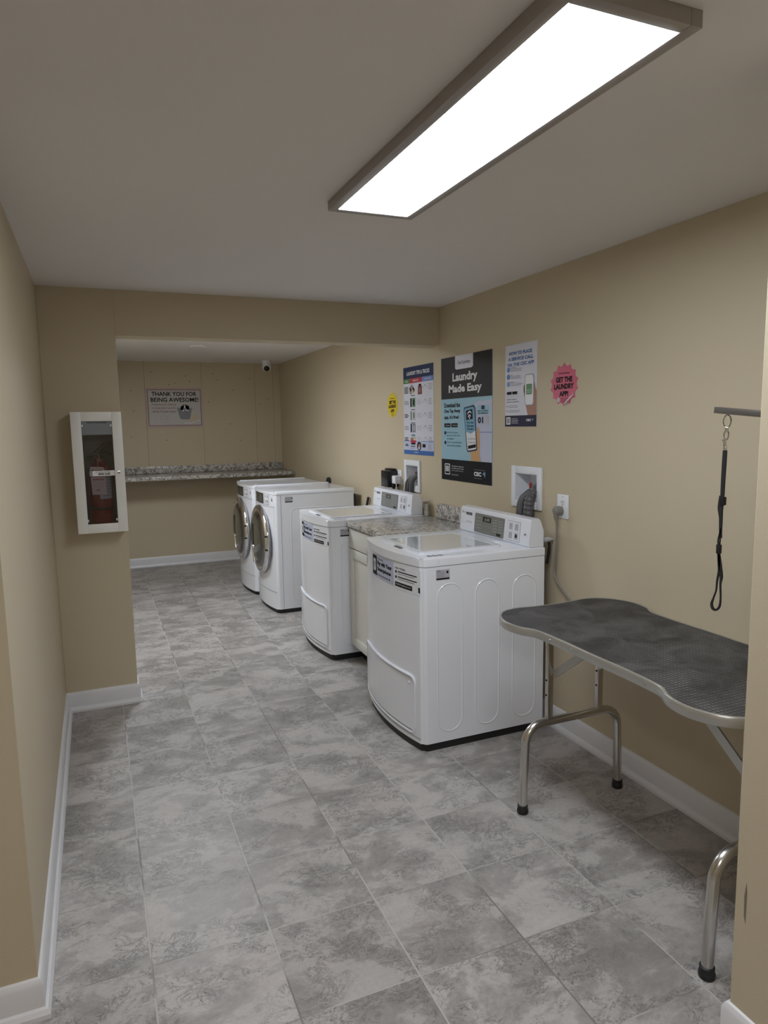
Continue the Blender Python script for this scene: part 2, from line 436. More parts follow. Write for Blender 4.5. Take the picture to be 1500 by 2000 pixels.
# pier and dropped beam between the two parts of the room
struct('wall_pier', MB().box((XL, Y1, 0), (XP, Y1+.14, H), 'wall', .002), smooth=False)
struct('wall_beam', MB().box((XP, Y1, ZB), (XR, Y1+.14, H), 'wall', .002), smooth=False)
struct('wall_alcove_left', MB().box((-.20, 4.08, 0), (-.10, Y2+.1, H), 'wall'))
wb = MB().box((-.1, Y2, .95), (XR, Y2+.1, H), 'wall').box((-.1, Y2-.10, 0), (XR, Y2+.1, .95), 'wall')
for x in (.553, 1.156, 1.755, 1.966):
    wb.box((x-.006, Y2-.0035, 1.02), (x+.006, Y2+.01, H), 'wall', .002)
    wb.box((x-.0085, Y2-.0012, 1.02), (x-.006, Y2+.01, H), 'nail')  # thin dark strip paints a shadow line beside the ridge
pb = Print(wb, lambda u, v, h: (u, Y2-h, v), .0006)
for x, z in [(.40, 1.92), (.62, 2.12), (.86, 2.0), (1.02, 2.02), (1.22, 1.80), (1.28, 2.11), (1.33, 2.04), (1.45, 1.55), (1.69, 2.06), (1.80, 1.77), (1.9, 1.83),
             (.38, 1.42), (.75, 1.38), (.55, 1.27), (1.155, 1.27), (1.75, 1.27), (1.96, 1.27), (1.15, 1.72), (.42, 1.70), (1.50, 1.93), (1.56, 1.36), (.98, 2.08), (.80, 1.985)]:
    pb.disc(x, z, .0075, 'nail', n=8)
struct('wall_back', wb, smooth=False)
# baseboards: a profiled board swept along the foot of each wall
BP = [(0, 0), (.026, 0), (.026, .012), (.020, .024), (.013, .028), (.013, .088), (.009, .098), (.006, .1035), (0, .1063)]
def baseboard(name, a, b, nx, ny, ma=0, mb_=0):
    """from a to b along the wall face, (nx, ny) points into the room; ma/mb_ = +1 outside mitre, -1 inside mitre"""
    mb = MB(); n = len(BP); L = math.hypot(b[0]-a[0], b[1]-a[1]); dx, dy = (b[0]-a[0])/L, (b[1]-a[1])/L
    vs = [(a[0]+nx*d-dx*d*ma, a[1]+ny*d-dy*d*ma, z) for d, z in BP]+[(b[0]+nx*d+dx*d*mb_, b[1]+ny*d+dy*d*mb_, z) for d, z in BP]
    fs = [[i, (i+1) % n, n+(i+1) % n, n+i] for i in range(n)]+[list(range(n)), [n+i for i in range(n)][::-1]]
    mb.add(vs, fs, 'trim'); return struct(name, mb, angle=25)
baseboard('baseboard_right', (XR, 1.075), (XR, Y2-.1), -1, 0, -1, -1)
baseboard('baseboard_left', (XL, 1.848), (XL, Y1), 1, 0, 1, -1)
baseboard('baseboard_pier', (XL, Y1), (XP, Y1), 0, -1, -1, 1)
baseboard('baseboard_pier_end', (XP, Y1), (XP, Y1+.14), 1, 0, 1, 0)
baseboard('baseboard_back', (-.1, Y2-.1), (XR, Y2-.1), 0, -1, 0, -1)
baseboard('baseboard_hall_front', (-2.2, 1.848), (XL, 1.848), 0, -1, 0, 1)
baseboard('baseboard_near_right', (1.34, -2.2), (1.34, 1.075), -1, 0, 0, 1)
baseboard('baseboard_near_right_end', (1.34, 1.075), (XR, 1.075), 0, 1, 1, -1)

# ------------------------------------------------------------------ ceiling lights
def ceiling_panel(loc, label, diff, w=.298, l=1.225, t=.030):
    o = thing('ceiling_light', label, 'light', loc)
    fr = MB(); b = .027; z0 = -t
    for (a, c) in (((-w/2, -l/2, z0), (-w/2+b, l/2, 0)), ((w/2-b, -l/2, z0), (w/2, l/2, 0)),
                   ((-w/2+b, -l/2, z0), (w/2-b, -l/2+b, 0)), ((-w/2+b, l/2-b, z0), (w/2-b, l/2, 0))):
        fr.box(a, c, 'lampframe', .0015)
    fr.build('lamp_frame', o)
    MB().box((-w/2+b, -l/2+b, z0+.002), (w/2-b, l/2-b, z0+.008), diff).build('lamp_diffuser', o)
    return o
ceiling_panel((.897, 1.607, H), 'long white LED panel light in taupe frame on the ceiling', 'panel')
ceiling_panel((.50, 5.15, H), 'LED panel light on the alcove ceiling hidden behind the beam', 'panel_alcove', l=.80)  # added to brighten the alcove, never in view
ceiling_panel((-.4, -.7, H), 'LED panel light on the hall ceiling behind the camera', 'panel_hall')  # added as fill for the near walls, never in view
t = thing('recessed_light', 'small round white light in the alcove ceiling behind the beam', 'light', (.91, 6.38, H))
MB().lathe([(.060, -.016), (.072, -.016), (.078, 0), (.060, 0)], 'trim').build('trim_ring', t)
MB().lathe([(.0, -.013), (.060, -.013), (.060, 0)], 'disc').build('lamp_diffuser', t)

t = thing('security_camera', 'small white dome security camera under the alcove ceiling corner', 'camera', (1.81, 7.62, H))
MB().lathe([(.0, 0), (.052, 0), (.052, -.012), (.046, -.045), (.0, -.045)], 'enamel_grey', seg=28).build('mounting_base', t)
MB().lathe([(.0, .052), (.02, .048), (.036, .036), (.045, .018), (.047, 0), (.045, -.02), (.036, -.036), (.0, -.045)], 'enamel_grey', o=(0, 0, -.07), ax=(-.2, -.9, -.35), seg=28).build('camera_ball', t)
ln = MB().lathe([(.0, .058), (.022, .054), (.031, .044), (.031, .034)], 'blackgloss', o=(0, 0, -.07), ax=(-.2, -.9, -.45), seg=24).build('lens', t)

# ------------------------------------------------------------------ top-load washer
WW = .686
def fx(y, bow=.046): s_ = (y-WW/2)/(WW/2); return -bow*(1-min(1, s_*s_))
def footprint(depth, bow=.046, inset=0., r=.02):
    """outline with a bowed front; y from inset to WW-inset"""
    pts = []
    y0, y1 = inset, WW-inset
    pts += [(depth-inset, y1), (depth-inset, y0)]
    pts += [(r+inset+.006, y0)]
    for k in range(1, 5):      # near front corner
        a = k/5*PI/2; pts.append((inset+.006+r*(1-math.sin(a)) + fx(y0+.004, bow), y0+r*(1-math.cos(a))))
    n = 22
    for k in range(n+1):
        y = y0+r+(y1-y0-2*r)*k/n; pts.append((fx(y, bow)+inset, y))
    for k in range(4, 0, -1):
        a = k/5*PI/2; pts.append((inset+.006+r*(1-math.sin(a))+fx(y1-.004, bow), y1-r*(1-math.cos(a))))
    pts += [(r+inset+.006, y1)]
    return pts
def front_fn(bow=.046, x_off=0.): return lambda u, v, h: (fx(u, bow)+x_off-h, u, v)

def stadium_ridge(mb, xc, w, z0, z1, m='enamel', yface=0.):
    """raised rib line of a pressed side panel on the near side (y = 0)"""
    r = w/2; path = []
    for a in range(0, 181, 15): path.append((xc+r*math.cos(math.radians(a)), z1-r+r*math.sin(math.radians(a))))
    for a in range(180, 361, 15): path.append((xc+r*math.cos(math.radians(a)), z0+r+r*math.sin(math.radians(a))))
    n = len(path); vs = []; prof = [(-.0045, -.0005), (-.0018, .0022), (.0018, .0022), (.0045, -.0005)]
    for i, (x, z) in enumerate(path):
        dx, dz = path[(i+1) % n][0]-path[i-1][0], path[(i+1) % n][1]-path[i-1][1]; L = math.hypot(dx, dz) or 1
        nx, nz = dz/L, -dx/L
        for o_, hh in prof: vs.append((x+nx*o_, yface-hh, z+nz*o_))
    fs = []
    for i in range(n):
        j = (i+1) % n
        for k in range(3): fs.append([i*4+k, i*4+k+1, j*4+k+1, j*4+k])
    mb.add(vs, fs, m)

def pay_sticker(root, y0, y1, z0, z1, bow=.046, tilt=-.0):
    """two-part payment notice; u runs from the far (left) end to the near (right) end"""
    mb = MB(); w = y0-y1
    def fn(u, v, h):           # u 0..1 left to right, v 0..1 bottom to top
        yy = y0+(y1-y0)*u; zz = z0+(z1-z0)*v
        return (fx(yy, bow)-.0008-h, yy, zz)
    p = Print(mb, fn, .0003); A = .55
    def seg(u0, v0, u1, v1, m, l): p.rect(u0, v0, u1, v1, m, l, n=max(1, int((u1-u0)*14)))
    seg(0, 0, A, 1, 'lavender', 0); seg(A+.015, -.08, 1.0, .92, 'enamel_grey', 0)
    seg(-.01, .08, .135, .96, 'ink', 1); seg(.025, .26, .100, .80, 'white', 2)
    p.line([(.035, .56), (.057, .66), (.08, .56)], .012, 'ink', 3); p.line([(.045, .50), (.057, .56), (.07, .50)], .01, 'ink', 3)
    seg(.05, .40, .064, .5, 'ink', 3)
    p.text('OneTapAway', .155, .32, .80, .92, 'ink', 2, 0)
    p.text('Pay with Your', .155, .52, .54, .78, 'ink', 2, .05); p.text('Smartphone', .155, .50, .29, .51, 'ink', 2, .05)
    for k in range(7): seg(.15+k*.05, .12, .175+k*.05, .19, 'ink', 2)
    p.text('How it Works', A+.04, A+.22, .76, .85, 'ink', 2, .02)
    for k, vv in enumerate((.64, .42)):
        p.disc(A+.055, vv, .016, 'ink', 2, ry=.06)
        seg(A+.09, vv+.0, A+.40, vv+.045, 'ink', 2); seg(A+.09, vv-.08, A+.36, vv-.05, 'greyprint', 2)
    seg(A+.035, .03, A+.33, .22, 'ink', 2); p.text('GetOneTapAway.com', A+.05, A+.31, .08, .17, 'white', 3, 0)
    seg(A+.42, .03, A+.445, .25, 'ink', 2)
    return mb.build('payment_sticker', root, smooth=False)

DECK = .915
def make_washer():
    t = thing('washing_machine', '', 'washing machine'); D = .655
    b = MB(); b.prism(footprint(D, .046), .04, .872, 'enamel')
    for xc in (.138, .337, .542): stadium_ridge(b, xc, .128, .086, .79)
    b.build('cabinet_body', t)
    MB().prism(footprint(D, .046, .012), .0, .04, 'black').build('plinth', t)
    d = MB(); d.prism(footprint(D, .046, .002), .869, .876, 'gap')
    d.prism(footprint(D, .050, -.001), .8755, DECK, 'enamel', bev=.008, seg=3)
    d.build('top_deck', t)
    # lid: frame with a glass pane and the finger notch
    l = MB(); zt = DECK+.010
    lx0, lx1, ly0, ly1 = .035, .478, .100, .575
    def ring(o, i):
        n = len(o); vs = [(x, y, DECK-.001) for x, y in o]+[(x, y, zt) for x, y in o]+[(x, y, zt) for x, y in i]+[(x, y, DECK-.001) for x, y in i]
        fs = []
        for a in range(4):
            for k in range(n): fs.append([a*n+k, a*n+(k+1) % n, ((a+1) % 4)*n+(k+1) % n, ((a+1) % 4)*n+k])
        return vs, fs
    l.add(*ring(rrect(lx0, ly0, lx1, ly1, .02), rrect(lx0+.028, ly0+.028, lx1-.024, ly1-.028, .016)), 'enamel')
    lo = l.build('lid', t)
    MB().prism(rrect(lx0+.028, ly0+.028, lx1-.024, ly1-.028, .016), DECK, zt-.0025, 'washer_lidglass').build('lid_glass', lo)
    MB().prism(rrect(lx0-.016, .285, lx0+.004, .365, .008), DECK, DECK+.0022, 'blackgloss').build('lid_notch', lo)
    # control console
    cx0, cx1 = .575, D-.002
    zc = DECK+.002; zt2 = 1.050
    c = MB(); prof = [(cx0, zc), (cx0-.006, zc+.012), (cx0+.006, zt2-.006), (cx0+.012, zt2), (cx1-.030, zt2+.004), (cx1-.018, zt2-.008), (cx1, zt2-.055), (cx1, zc)]
    c.prism(prof, .006, WW-.006, 'enamel', fn=lambda a, h, y_: (a, y_, h)); c.build('control_console', t)
    co = [o for o in t.children if o.name.startswith('control_console')][-1]
    def cf(u, v, h):           # u in metres from the far end to the near end, v height above zc
        k = v/(zt2-zc); return (cx0-.006+.012*k-.0006-h, WW-.006-u, zc+v)
    m_ = MB(); p = Print(m_, cf, .0004)
    m_.prism(rrect(.160, .010, .450, .112, .006), -.001, .0024, 'displaygrey', fn=lambda a, b_, h: cf(a, b_, h))
    p.dh = .0005
    p.rect(.245, .074, .325, .100, 'lcd', 6); p.text('0:00', .262, .312, .079, .095, 'lightgrey', 7, 0)
    for k in range(4): p.rect(.175, .034+k*.018, .232, .036+k*.018, 'lightgrey', 6)
    for k in range(5):
        p.rect(.345, .036+k*.014, .385, .038+k*.014, 'lightgrey', 6); p.rect(.398, .036+k*.014, .436, .038+k*.014, 'lightgrey', 6)
    p.rect(.175, .020, .32, .0225, 'greyprint', 6); p.rect(.24, .05, .33, .052, 'greyprint', 6)
    p.rr(.385, .016, .425, .029, .004, 'lcd', 6)
    m_.build('display_panel', co, smooth=False)
    m_ = MB(); p = Print(m_, cf, .0005)
    p.rr(.478, .012, .592, .110, .004, 'greyprint', 1); p.rr(.480, .014, .590, .108, .004, 'white', 2)
    for (a, b_) in ((.495, .066), (.545, .066), (.495, .022), (.545, .022)):
        p.rect(a, b_, a+.032, b_+.034, 'lightgrey', 3); p.line([(a+.004, b_+.004), (a+.016, b_+.03), (a+.028, b_+.006)], .003, 'greyprint', 4)
    p.disc(.562, .040, .009, 'ink', 5)
    m_.build('instruction_label', co, smooth=False)
    m_ = MB(); p = Print(m_, cf, .0005)
    p.disc(.022, .104, .007, 'greyprint', 1); p.disc(.042, .102, .005, 'greyprint', 1)
    p.rect(.060, .092, .125, .106, 'ink', 1); p.text('COMMERCIAL', .065, .120, .096, .102, 'white', 2, 0)
    p.rect(.07, .054, .128, .057, 'greyprint', 1); p.rect(.012, .046, .128, .0475, 'lightgrey', 1)
    m_.build('brand_plate', co, smooth=False)
    MB().lathe([(.0, .006), (.006, .006), (.008, .004), (.008, 0)], 'chrome', o=cf(.640, .058, 0), ax=(-1, 0, 0), seg=16).lathe([(0, .0068), (.003, .0066), (.003, .006)], 'ink', o=cf(.640, .058, 0), ax=(-1, 0, 0), seg=10).build('key_lock', co)
    # access panel on the bowed front with a raised lip
    a = MB(); y0, y1, z0, z1 = .055, WW-.004, .078, .352
    N = 30; out = rrect(y0, z0, y1, z1, .028, 6)
    fine = []
    for i in range(len(out)):
        A_, B_ = out[i], out[(i+1) % len(out)]; L = math.hypot(B_[0]-A_[0], B_[1]-A_[1]); k = max(1, int(L/.02))
        for j in range(k): fine.append((A_[0]+(B_[0]-A_[0])*j/k, A_[1]+(B_[1]-A_[1])*j/k))
    top = [Vector((fx(u)-.0045, u, v)) for u, v in fine]
    a.tube(top, [.0028+.0035*max(0, (v-.30)/.05) for u, v in fine], 'enamel', 8, closed=True)
    g = [Vector((fx(u)-.001, u, v)) for u, v in [(min(max(q[0], y0), y1)+(.007 if q[0] < .3 else -.007), q[1]+(.007 if q[1] < .2 else -.009)) for q in fine]]
    a.tube(g, .0012, 'gap', 6, closed=True)
    vs, fs = [], []
    for i in range(N+1):
        u = y0+.006+(y1-y0-.012)*i/N; vs += [(fx(u)-.0035, u, z0+.012), (fx(u)-.0035, u, z1-.012)]
        if i < N: fs.append([2*i, 2*i+2, 2*i+3, 2*i+1])
    a.add(vs, fs, 'enamel'); a.lathe([(0, .004), (.006, .004), (.007, 0)], 'enamel_grey', o=(fx(.10)-.003, .10, .315), ax=(-1, 0, 0), seg=14)
    a.build('access_panel', t)
    # bottom trim line
    ln_ = MB(); ln_.tube([Vector((fx(.02+.646*k/24)-.001, .02+.646*k/24, .062)) for k in range(25)], .0016, 'gap', 6); ln_.build('kick_seam', t)
    pay_sticker(t, .495, .012, .752, .866)
    # labels on the near side and on the deck
    m_ = MB(); p = Print(m_, lambda u, v, h: (u, -.001-h, v), .0003)
    p.rect(.068, .810, .138, .858, 'lightgrey', 0); p.rect(.070, .812, .136, .820, 'ink', 1); p.disc(.126, .845, .006, 'ink', 1)
    for k in range(4): p.rect(.074, .825+k*.007, .112, .828+k*.007, 'greyprint', 1)
    p.rect(.072, .850, .092, .856, 'greyprint', 1)
    m_.build('rating_label', t, smooth=False)
    m_ = MB(); p = Print(m_, lambda u, v, h: (u, v, DECK+.0006+h), .0003)
    for k in range(3):
        p.disc(.062+k*.028, .050, .012, 'ink', 1, ry=.016); p.disc(.064+k*.028, .051, .0085, 'enamel', 2, ry=.0125); p.disc(.064+k*.028, .050, .003, 'ink', 3, ry=.006)
    m_.build('deck_decal', t, smooth=False)
    MB().lathe([(0, .002), (.010, .002), (.0115, 0)], 'enamel_grey', o=(.080, .0005, .894), ax=(0, -1, 0), seg=20).build('deck_plug', t)
    m_ = MB(); p = Print(m_, front_fn(), .0003)
    p.rect(.640, .775, .668, .845, 'lightgrey', 2, 2); p.rect(.644, .80, .664, .803, 'ink', 3); p.rect(.644, .82, .664, .823, 'ink', 3); p.rect(.644, .785, .66, .79, 'ink', 3)
    m_.build('front_label', t, smooth=False)
    MB().box((D-.001, .03, .06), (D+.008, WW-.03, .86), 'black', .004).build('rear_panel', t)  # black slab puts the dark gap towards the wall in as colour
    return t
wA = make_washer(); wA.location = (1.314, 2.712, 0)
wA['label'] = 'white top-load washer nearest the camera, beside the grooming table'
wA['group'] = 'top-load washers'
wB = copy_tree(wA); wB.location = (1.335, 4.085, 0)
wB['label'] = 'second white top-load washer, beyond the small granite counter'

# ------------------------------------------------------------------ front-load machines
def make_frontloader():
    t = thing('dryer', '', 'dryer'); D = .672; TOP = .998
    b = MB(); b.prism(footprint(D, .045), .035, TOP-.03, 'enamel')
    # shallow pressed field on the side
    fld = rrect(.13, .10, .60, .855, .05)
    n = len(fld); vs = []
    for i, (x, z) in enumerate(fld):
        A_, B_ = fld[i-1], fld[(i+1) % n]; dx, dz = B_[0]-A_[0], B_[1]-A_[1]; L = math.hypot(dx, dz) or 1; nx, nz = dz/L, -dx/L
        for o_, hh in ((-.004, -.0004), (-.0015, .0016), (.0015, .0016), (.004, -.0004)): vs.append((x+nx*o_, -hh, z+nz*o_))
    b.add(vs, [[i*4+k, i*4+k+1, ((i+1) % n)*4+k+1, ((i+1) % n)*4+k] for i in range(n) for k in range(3)], 'enamel')
    b.box((.0495, -.0012, .035), (.052, .001, TOP-.03), 'gap')
    b.build('cabinet_body', t)
    MB().prism(footprint(D, .045, .014), 0, .035, 'black').build('plinth', t)
    tp = MB(); tp.prism(footprint(D, .045, .001), TOP-.031, TOP-.027, 'gap')
    tp.prism(footprint(D, .045, -.002), TOP-.0275, TOP-.006, 'enamel', bev=.006)
    for (a, c) in (((.02, .0, TOP-.008), (D, .030, TOP)), ((.02, WW-.030, TOP-.008), (D, WW, TOP))): tp.box(a, c, 'enamel', .004)
    tp.build('top_panel', t)
    fn = front_fn(.045)
    for zz in (.874, .176):
        cpn = MB()
        cpn.tube([Vector((fx(.01+.666*k/24, .045)-.0005, .01+.666*k/24, zz)) for k in range(25)], .0017, 'gap', 6)
        cpn.tube([Vector((fx(.01+.666*k/24, .045)+.0005, .01+.666*k/24, zz-.005)) for k in range(25)], .0022, 'enamel', 6)
        cpn.build('front_seam', t)
    m_ = MB(); p = Print(m_, fn, .0008); p.rect(.205, .880, .520, .984, 'enamel_grey', 1, 12); p.rect(.21, .884, .515, .980, 'darkdisplay', 2, 12)
    for k in range(4):
        for j in range(3): p.rect(.24+j*.028, .905+k*.014, .258+j*.028, .908+k*.014, 'greyprint', 3)
    p.rect(.35, .928, .42, .952, 'lcd', 3); p.rect(.44, .90, .50, .903, 'greyprint', 3); p.rect(.44, .93, .50, .933, 'greyprint', 3)
    m_.build('display_panel', t, smooth=False)
    m_ = MB(); p = Print(m_, fn, .0008); p.rect(.098, .884, .190, .972, 'greyprint', 1, 5); p.rect(.101, .887, .187, .969, 'white', 2, 5)
    for a, b_ in ((.11, .94), (.15, .94), (.11, .90), (.15, .90)): p.rect(a, b_, a+.024, b_+.02, 'lightgrey', 3)
    p.disc(.125, .910, .006, 'ink', 4)
    m_.build('instruction_label', t, smooth=False)
    m_ = MB(); p = Print(m_, fn, .0008); p.poly([(.028, .92), (.052, .92), (.040, .95)], 'chrome', 2); p.poly([(.034, .924), (.046, .924), (.040, .94)], 'greyprint', 3)
    m_.build('key_lock', t, smooth=False)
    m_ = MB(); p = Print(m_, fn, .0008); p.rect(.60, .925, .66, .945, 'greyprint', 2, 2); p.disc(.57, .94, .008, 'ink', 2); m_.build('brand_plate', t, smooth=False)
    # door
    cy, cz, r = .335, .577, .288; xo = -.045
    dr = MB().lathe([(r, -.012), (r+.002, .006), (r-.004, .020), (r-.022, .030), (r-.040, .031), (r-.055, .022)], 'chrome', o=(xo, cy, cz), ax=(-1, 0, 0), seg=72)
    dr.lathe([(r+.006, -.012), (r+.006, .0), (r, .002)], 'gap', o=(xo, cy, cz), ax=(-1, 0, 0), seg=72)
    door = dr.build('door', t)
    MB().lathe([(r-.050, .020), (r-.070, .036), (r-.11, .047), (r-.118, .044)], 'dark_chrome', o=(xo, cy, cz), ax=(-1, 0, 0), seg=64).build('inner_ring', door)
    MB().lathe([(r-.112, .044), (r-.16, .050), (.05, .052), (0, .052)], 'smoke', o=(xo, cy, cz), ax=(-1, 0, 0), seg=48).build('door_glass', door)
    h = MB(); hy = cy+.070
    h.box((xo-.055, hy-.020, cz-.06), (xo-.046, hy+.020, cz+.12), 'blackgloss', .006)
    pts = [Vector((xo-.050, cy+.085*math.cos(a)+.01, cz+.225*math.sin(a))) for a in [math.radians(q) for q in range(-62, -10, 6)]]
    h.tube(pts, [.015-.0006*k for k in range(len(pts))], 'chrome', 10, flat=.7)
    h.lathe([(0, .062), (.014, .060), (.020, .045)], 'chrome', o=(xo, cy+.075, cz-.075), ax=(-1, 0, 0), seg=16)
    h.build('door_handle', door)
    for zz in (cz-.055, cz+.055):
        MB().box((xo-.030, cy-r+.004, zz-.007), (xo-.004, cy-r+.030, zz+.007), 'black', .003).build('door_hinge', door)
    m_ = MB(); p = Print(m_, lambda u, v, h: (u, -.001-h, v), .0003)
    p.rect(.085, .905, .150, .952, 'lightgrey', 0); p.rect(.087, .907, .148, .914, 'ink', 1)
    for k in range(4): p.rect(.09, .920+k*.008, .13, .9235+k*.008, 'greyprint', 1)
    p.disc(.142, .94, .005, 'ink', 1); m_.build('rating_label', t, smooth=False)
    m_ = MB(); p = Print(m_, lambda u, v, h: (u, v, TOP-.0055+h), .0003); p.rect(.06, .07, .12, .085, 'lightgrey', 1); p.rect(.13, .075, .19, .09, 'lightgrey', 1)
    m_.build('deck_decal', t, smooth=False)
    MB().box((D-.001, .03, .06), (D+.03, WW-.03, .94), 'black', .004).build('rear_panel', t)  # shade of the gap behind the machine, put in as a black slab
    return t
dC = make_frontloader(); dC.location = (1.293, 5.35, 0); dC.name = 'front_load_machine'; dC['category'] = 'washing machine'
dC['label'] = 'white front-load machine with round chrome door, the nearer of the pair'; dC['group'] = 'front-load machines'
dD = copy_tree(dC); dD.location = (1.268, 6.045, 0)
dD['label'] = 'white front-load machine with round chrome door, the farther one by the back wall'

# ------------------------------------------------------------------ counters
t = thing('base_cabinet', 'narrow cream base cabinet between the two top-load washers', 'cabinet', (1.475, 3.412, 0))
b = MB().box((0, .012, .10), (.55, .655, .875), 'cabinet', .002).box((.06, .014, 0), (.55, .653, .10), 'charcoal')
b.build('cabinet_carcass', t)
MB().box((-.020, .012, .745), (0, .652, .868), 'cabinet', .003).build('drawer', t)
d = MB()
def shaker(mb, y0, y1, z0, z1):
    s_ = .055
    mb.box((-.020, y0, z0), (0, y0+s_, z1), 'cabinet', .002); mb.box((-.020, y1-s_, z0), (0, y1, z1), 'cabinet', .002)
    mb.box((-.020, y0+s_, z0), (0, y1-s_, z0+s_), 'cabinet', .002); mb.box((-.020, y0+s_, z1-s_), (0, y1-s_, z1), 'cabinet', .002)
    mb.box((-.010, y0+s_-.002, z0+s_-.002), (0, y1-s_+.002, z1-s_+.002), 'cabinet')
shaker(d, .012, .652, .108, .738); d.build('cabinet_door', t)
c = thing('granite_counter', 'small speckled granite countertop between the two top-load washers', 'countertop', (1.440, 3.412, .876))
MB().box((0, .004, 0), (.598, .660, .032), 'granite', .008, 3).build('counter_slab', c)
MB().box((.575, .10, .033), (.598, .53, .128), 'granite', .004).build('backsplash', c)
c = thing('wall_counter', 'long speckled granite shelf counter along the alcove back wall', 'countertop', (0, 7.40, .978))
MB().box((-.098, 0, 0), (2.036, .565, .040), 'granite', .006, 3).build('counter_slab', c)
MB().box((-.098, .545, .041), (2.036, .566, .118), 'granite', .003).build('backsplash', c)

# ------------------------------------------------------------------ recessed valve boxes, hoses, outlets
def valve_box(y0, y1, z0, z1, oy0, oy1, oz0, oz1, label, group='recessed washer valve boxes'):
    """frame outside y0..y1,z0..z1; opening oy/oz"""
    t = thing('valve_box', label, 'valve box', (XR, (y0+y1)/2, z0), group)
    cy, cz = (y0+y1)/2, z0
    m_ = MB(); x = -.012
    for a, c_ in (((x, y0, z0), (0, oy0, z1)), ((x, oy1, z0), (0, y1, z1)), ((x, oy0, z0), (0, oy1, oz0)), ((x, oy0, oz1), (0, oy1, z1))):
        m_.box((a[0], a[1]-cy, a[2]-cz), (c_[0], c_[1]-cy, c_[2]-cz), 'enamel_grey', .002)
    m_.build('box_frame', t)
    m_ = MB(); e = .003; dpt = .085
    A = (oy0-cy, oy1-cy, oz0-cz, oz1-cz)
    m_.box((dpt-e, A[0], A[2]), (dpt, A[1], A[3]), 'enamel_grey')
    m_.box((0, A[0], A[2]), (dpt, A[0]+e, A[3]), 'enamel_grey').box((0, A[1]-e, A[2]), (dpt, A[1], A[3]), 'enamel_grey')
    m_.box((0, A[0], A[2]), (dpt, A[1], A[2]+e), 'enamel_grey').box((0, A[0], A[3]-e), (dpt, A[1], A[3]), 'enamel_grey')
    m_.box((dpt-.012, A[0], (A[2]+A[3])/2-.002), (dpt-e, A[1], (A[2]+A[3])/2+.002), 'greyprint')
    m_.box((dpt-.012, A[0]+.05, A[2]), (dpt-e, A[0]+.053, A[3]), 'lightgrey')
    m_.build('box_recess', t)
    for k, s_ in enumerate((-.04, .015)):
        yy = s_; m_ = MB()
        m_.lathe([(.010, 0), (.010, .035), (.014, .036), (.014, .05), (0, .05)], 'alu', o=(dpt-.002, yy, A[2]+.055), ax=(-1, 0, 0), seg=12)
        m_.box((dpt-.062, yy-.004, A[2]+.06), (dpt-.05, yy+.004, A[2]+.09), 'redvalve' if k == 1 else 'blue', .002)
        m_.build('supply_valve', t)
    return t
valve_box(2.831, 3.095, 1.073, 1.287, 2.868, 3.058, 1.112, 1.250, 'white recessed valve box above the nearest washer')
valve_box(4.215, 4.467, 1.046, 1.264, 4.246, 4.432, 1.090, 1.226, 'white recessed valve box above the second washer')
def ribbed(pts, r, n=60):
    P = smooth_path(pts, 14); L = len(P)
    return P, [r*(1.10 if (i//2) % 2 else .94) for i in range(L)]
# nearest washer: one thick drain hose and two supply hoses
hs = [([(2.105, 2.885, 1.165), (2.045, 2.888, 1.170), (2.010, 2.893, 1.135), (2.004, 2.90, 1.06), (2.008, 2.90, .96)], .0245, 'thick grey ribbed drain hose arching out of the near valve box'),
      ([(2.10, 2.935, 1.150), (2.045, 2.935, 1.165), (2.002, 2.942, 1.13), (1.988, 2.948, 1.05), (1.99, 2.95, .95)], .0135, 'grey supply hose beside the drain hose at the near valve box'),
      ([(2.10, 2.960, 1.142), (2.045, 2.965, 1.150), (2.006, 2.972, 1.12), (1.994, 2.975, 1.05), (1.995, 2.975, .95)], .012, 'dark grey supply hose, leftmost of three at the near valve box')]
for i, (pts, r, lab) in enumerate(hs):
    P, rr_ = ribbed(pts, r) if i == 0 else (smooth_path(pts, 10), r)
    tag(MB().tube(P, rr_, 'hose', 14).build('hose'), lab, 'hose', 'hoses at the near washer')
hb = [([(2.10, 4.27, 1.155), (2.045, 4.275, 1.160), (2.015, 4.30, 1.125), (2.016, 4.32, 1.06), (2.018, 4.33, .95)], .018, 'thick dark hose curling out of the far valve box'),
      ([(2.10, 4.31, 1.150), (2.04, 4.33, 1.150), (2.02, 4.36, 1.115), (2.020, 4.38, 1.05), (2.021, 4.38, .95)], .012, 'thin dark hose in the middle of the far valve box'),
      ([(2.10, 4.35, 1.140), (2.04, 4.37, 1.140), (2.02, 4.40, 1.11), (2.021, 4.42, 1.05), (2.021, 4.42, .95)], .011, 'thin dark hose, leftmost at the far valve box')]
for pts, r, lab in hb:
    tag(MB().tube(smooth_path(pts, 10), r, 'hose', 12).build('hose'), lab, 'hose', 'hoses at the second washer')

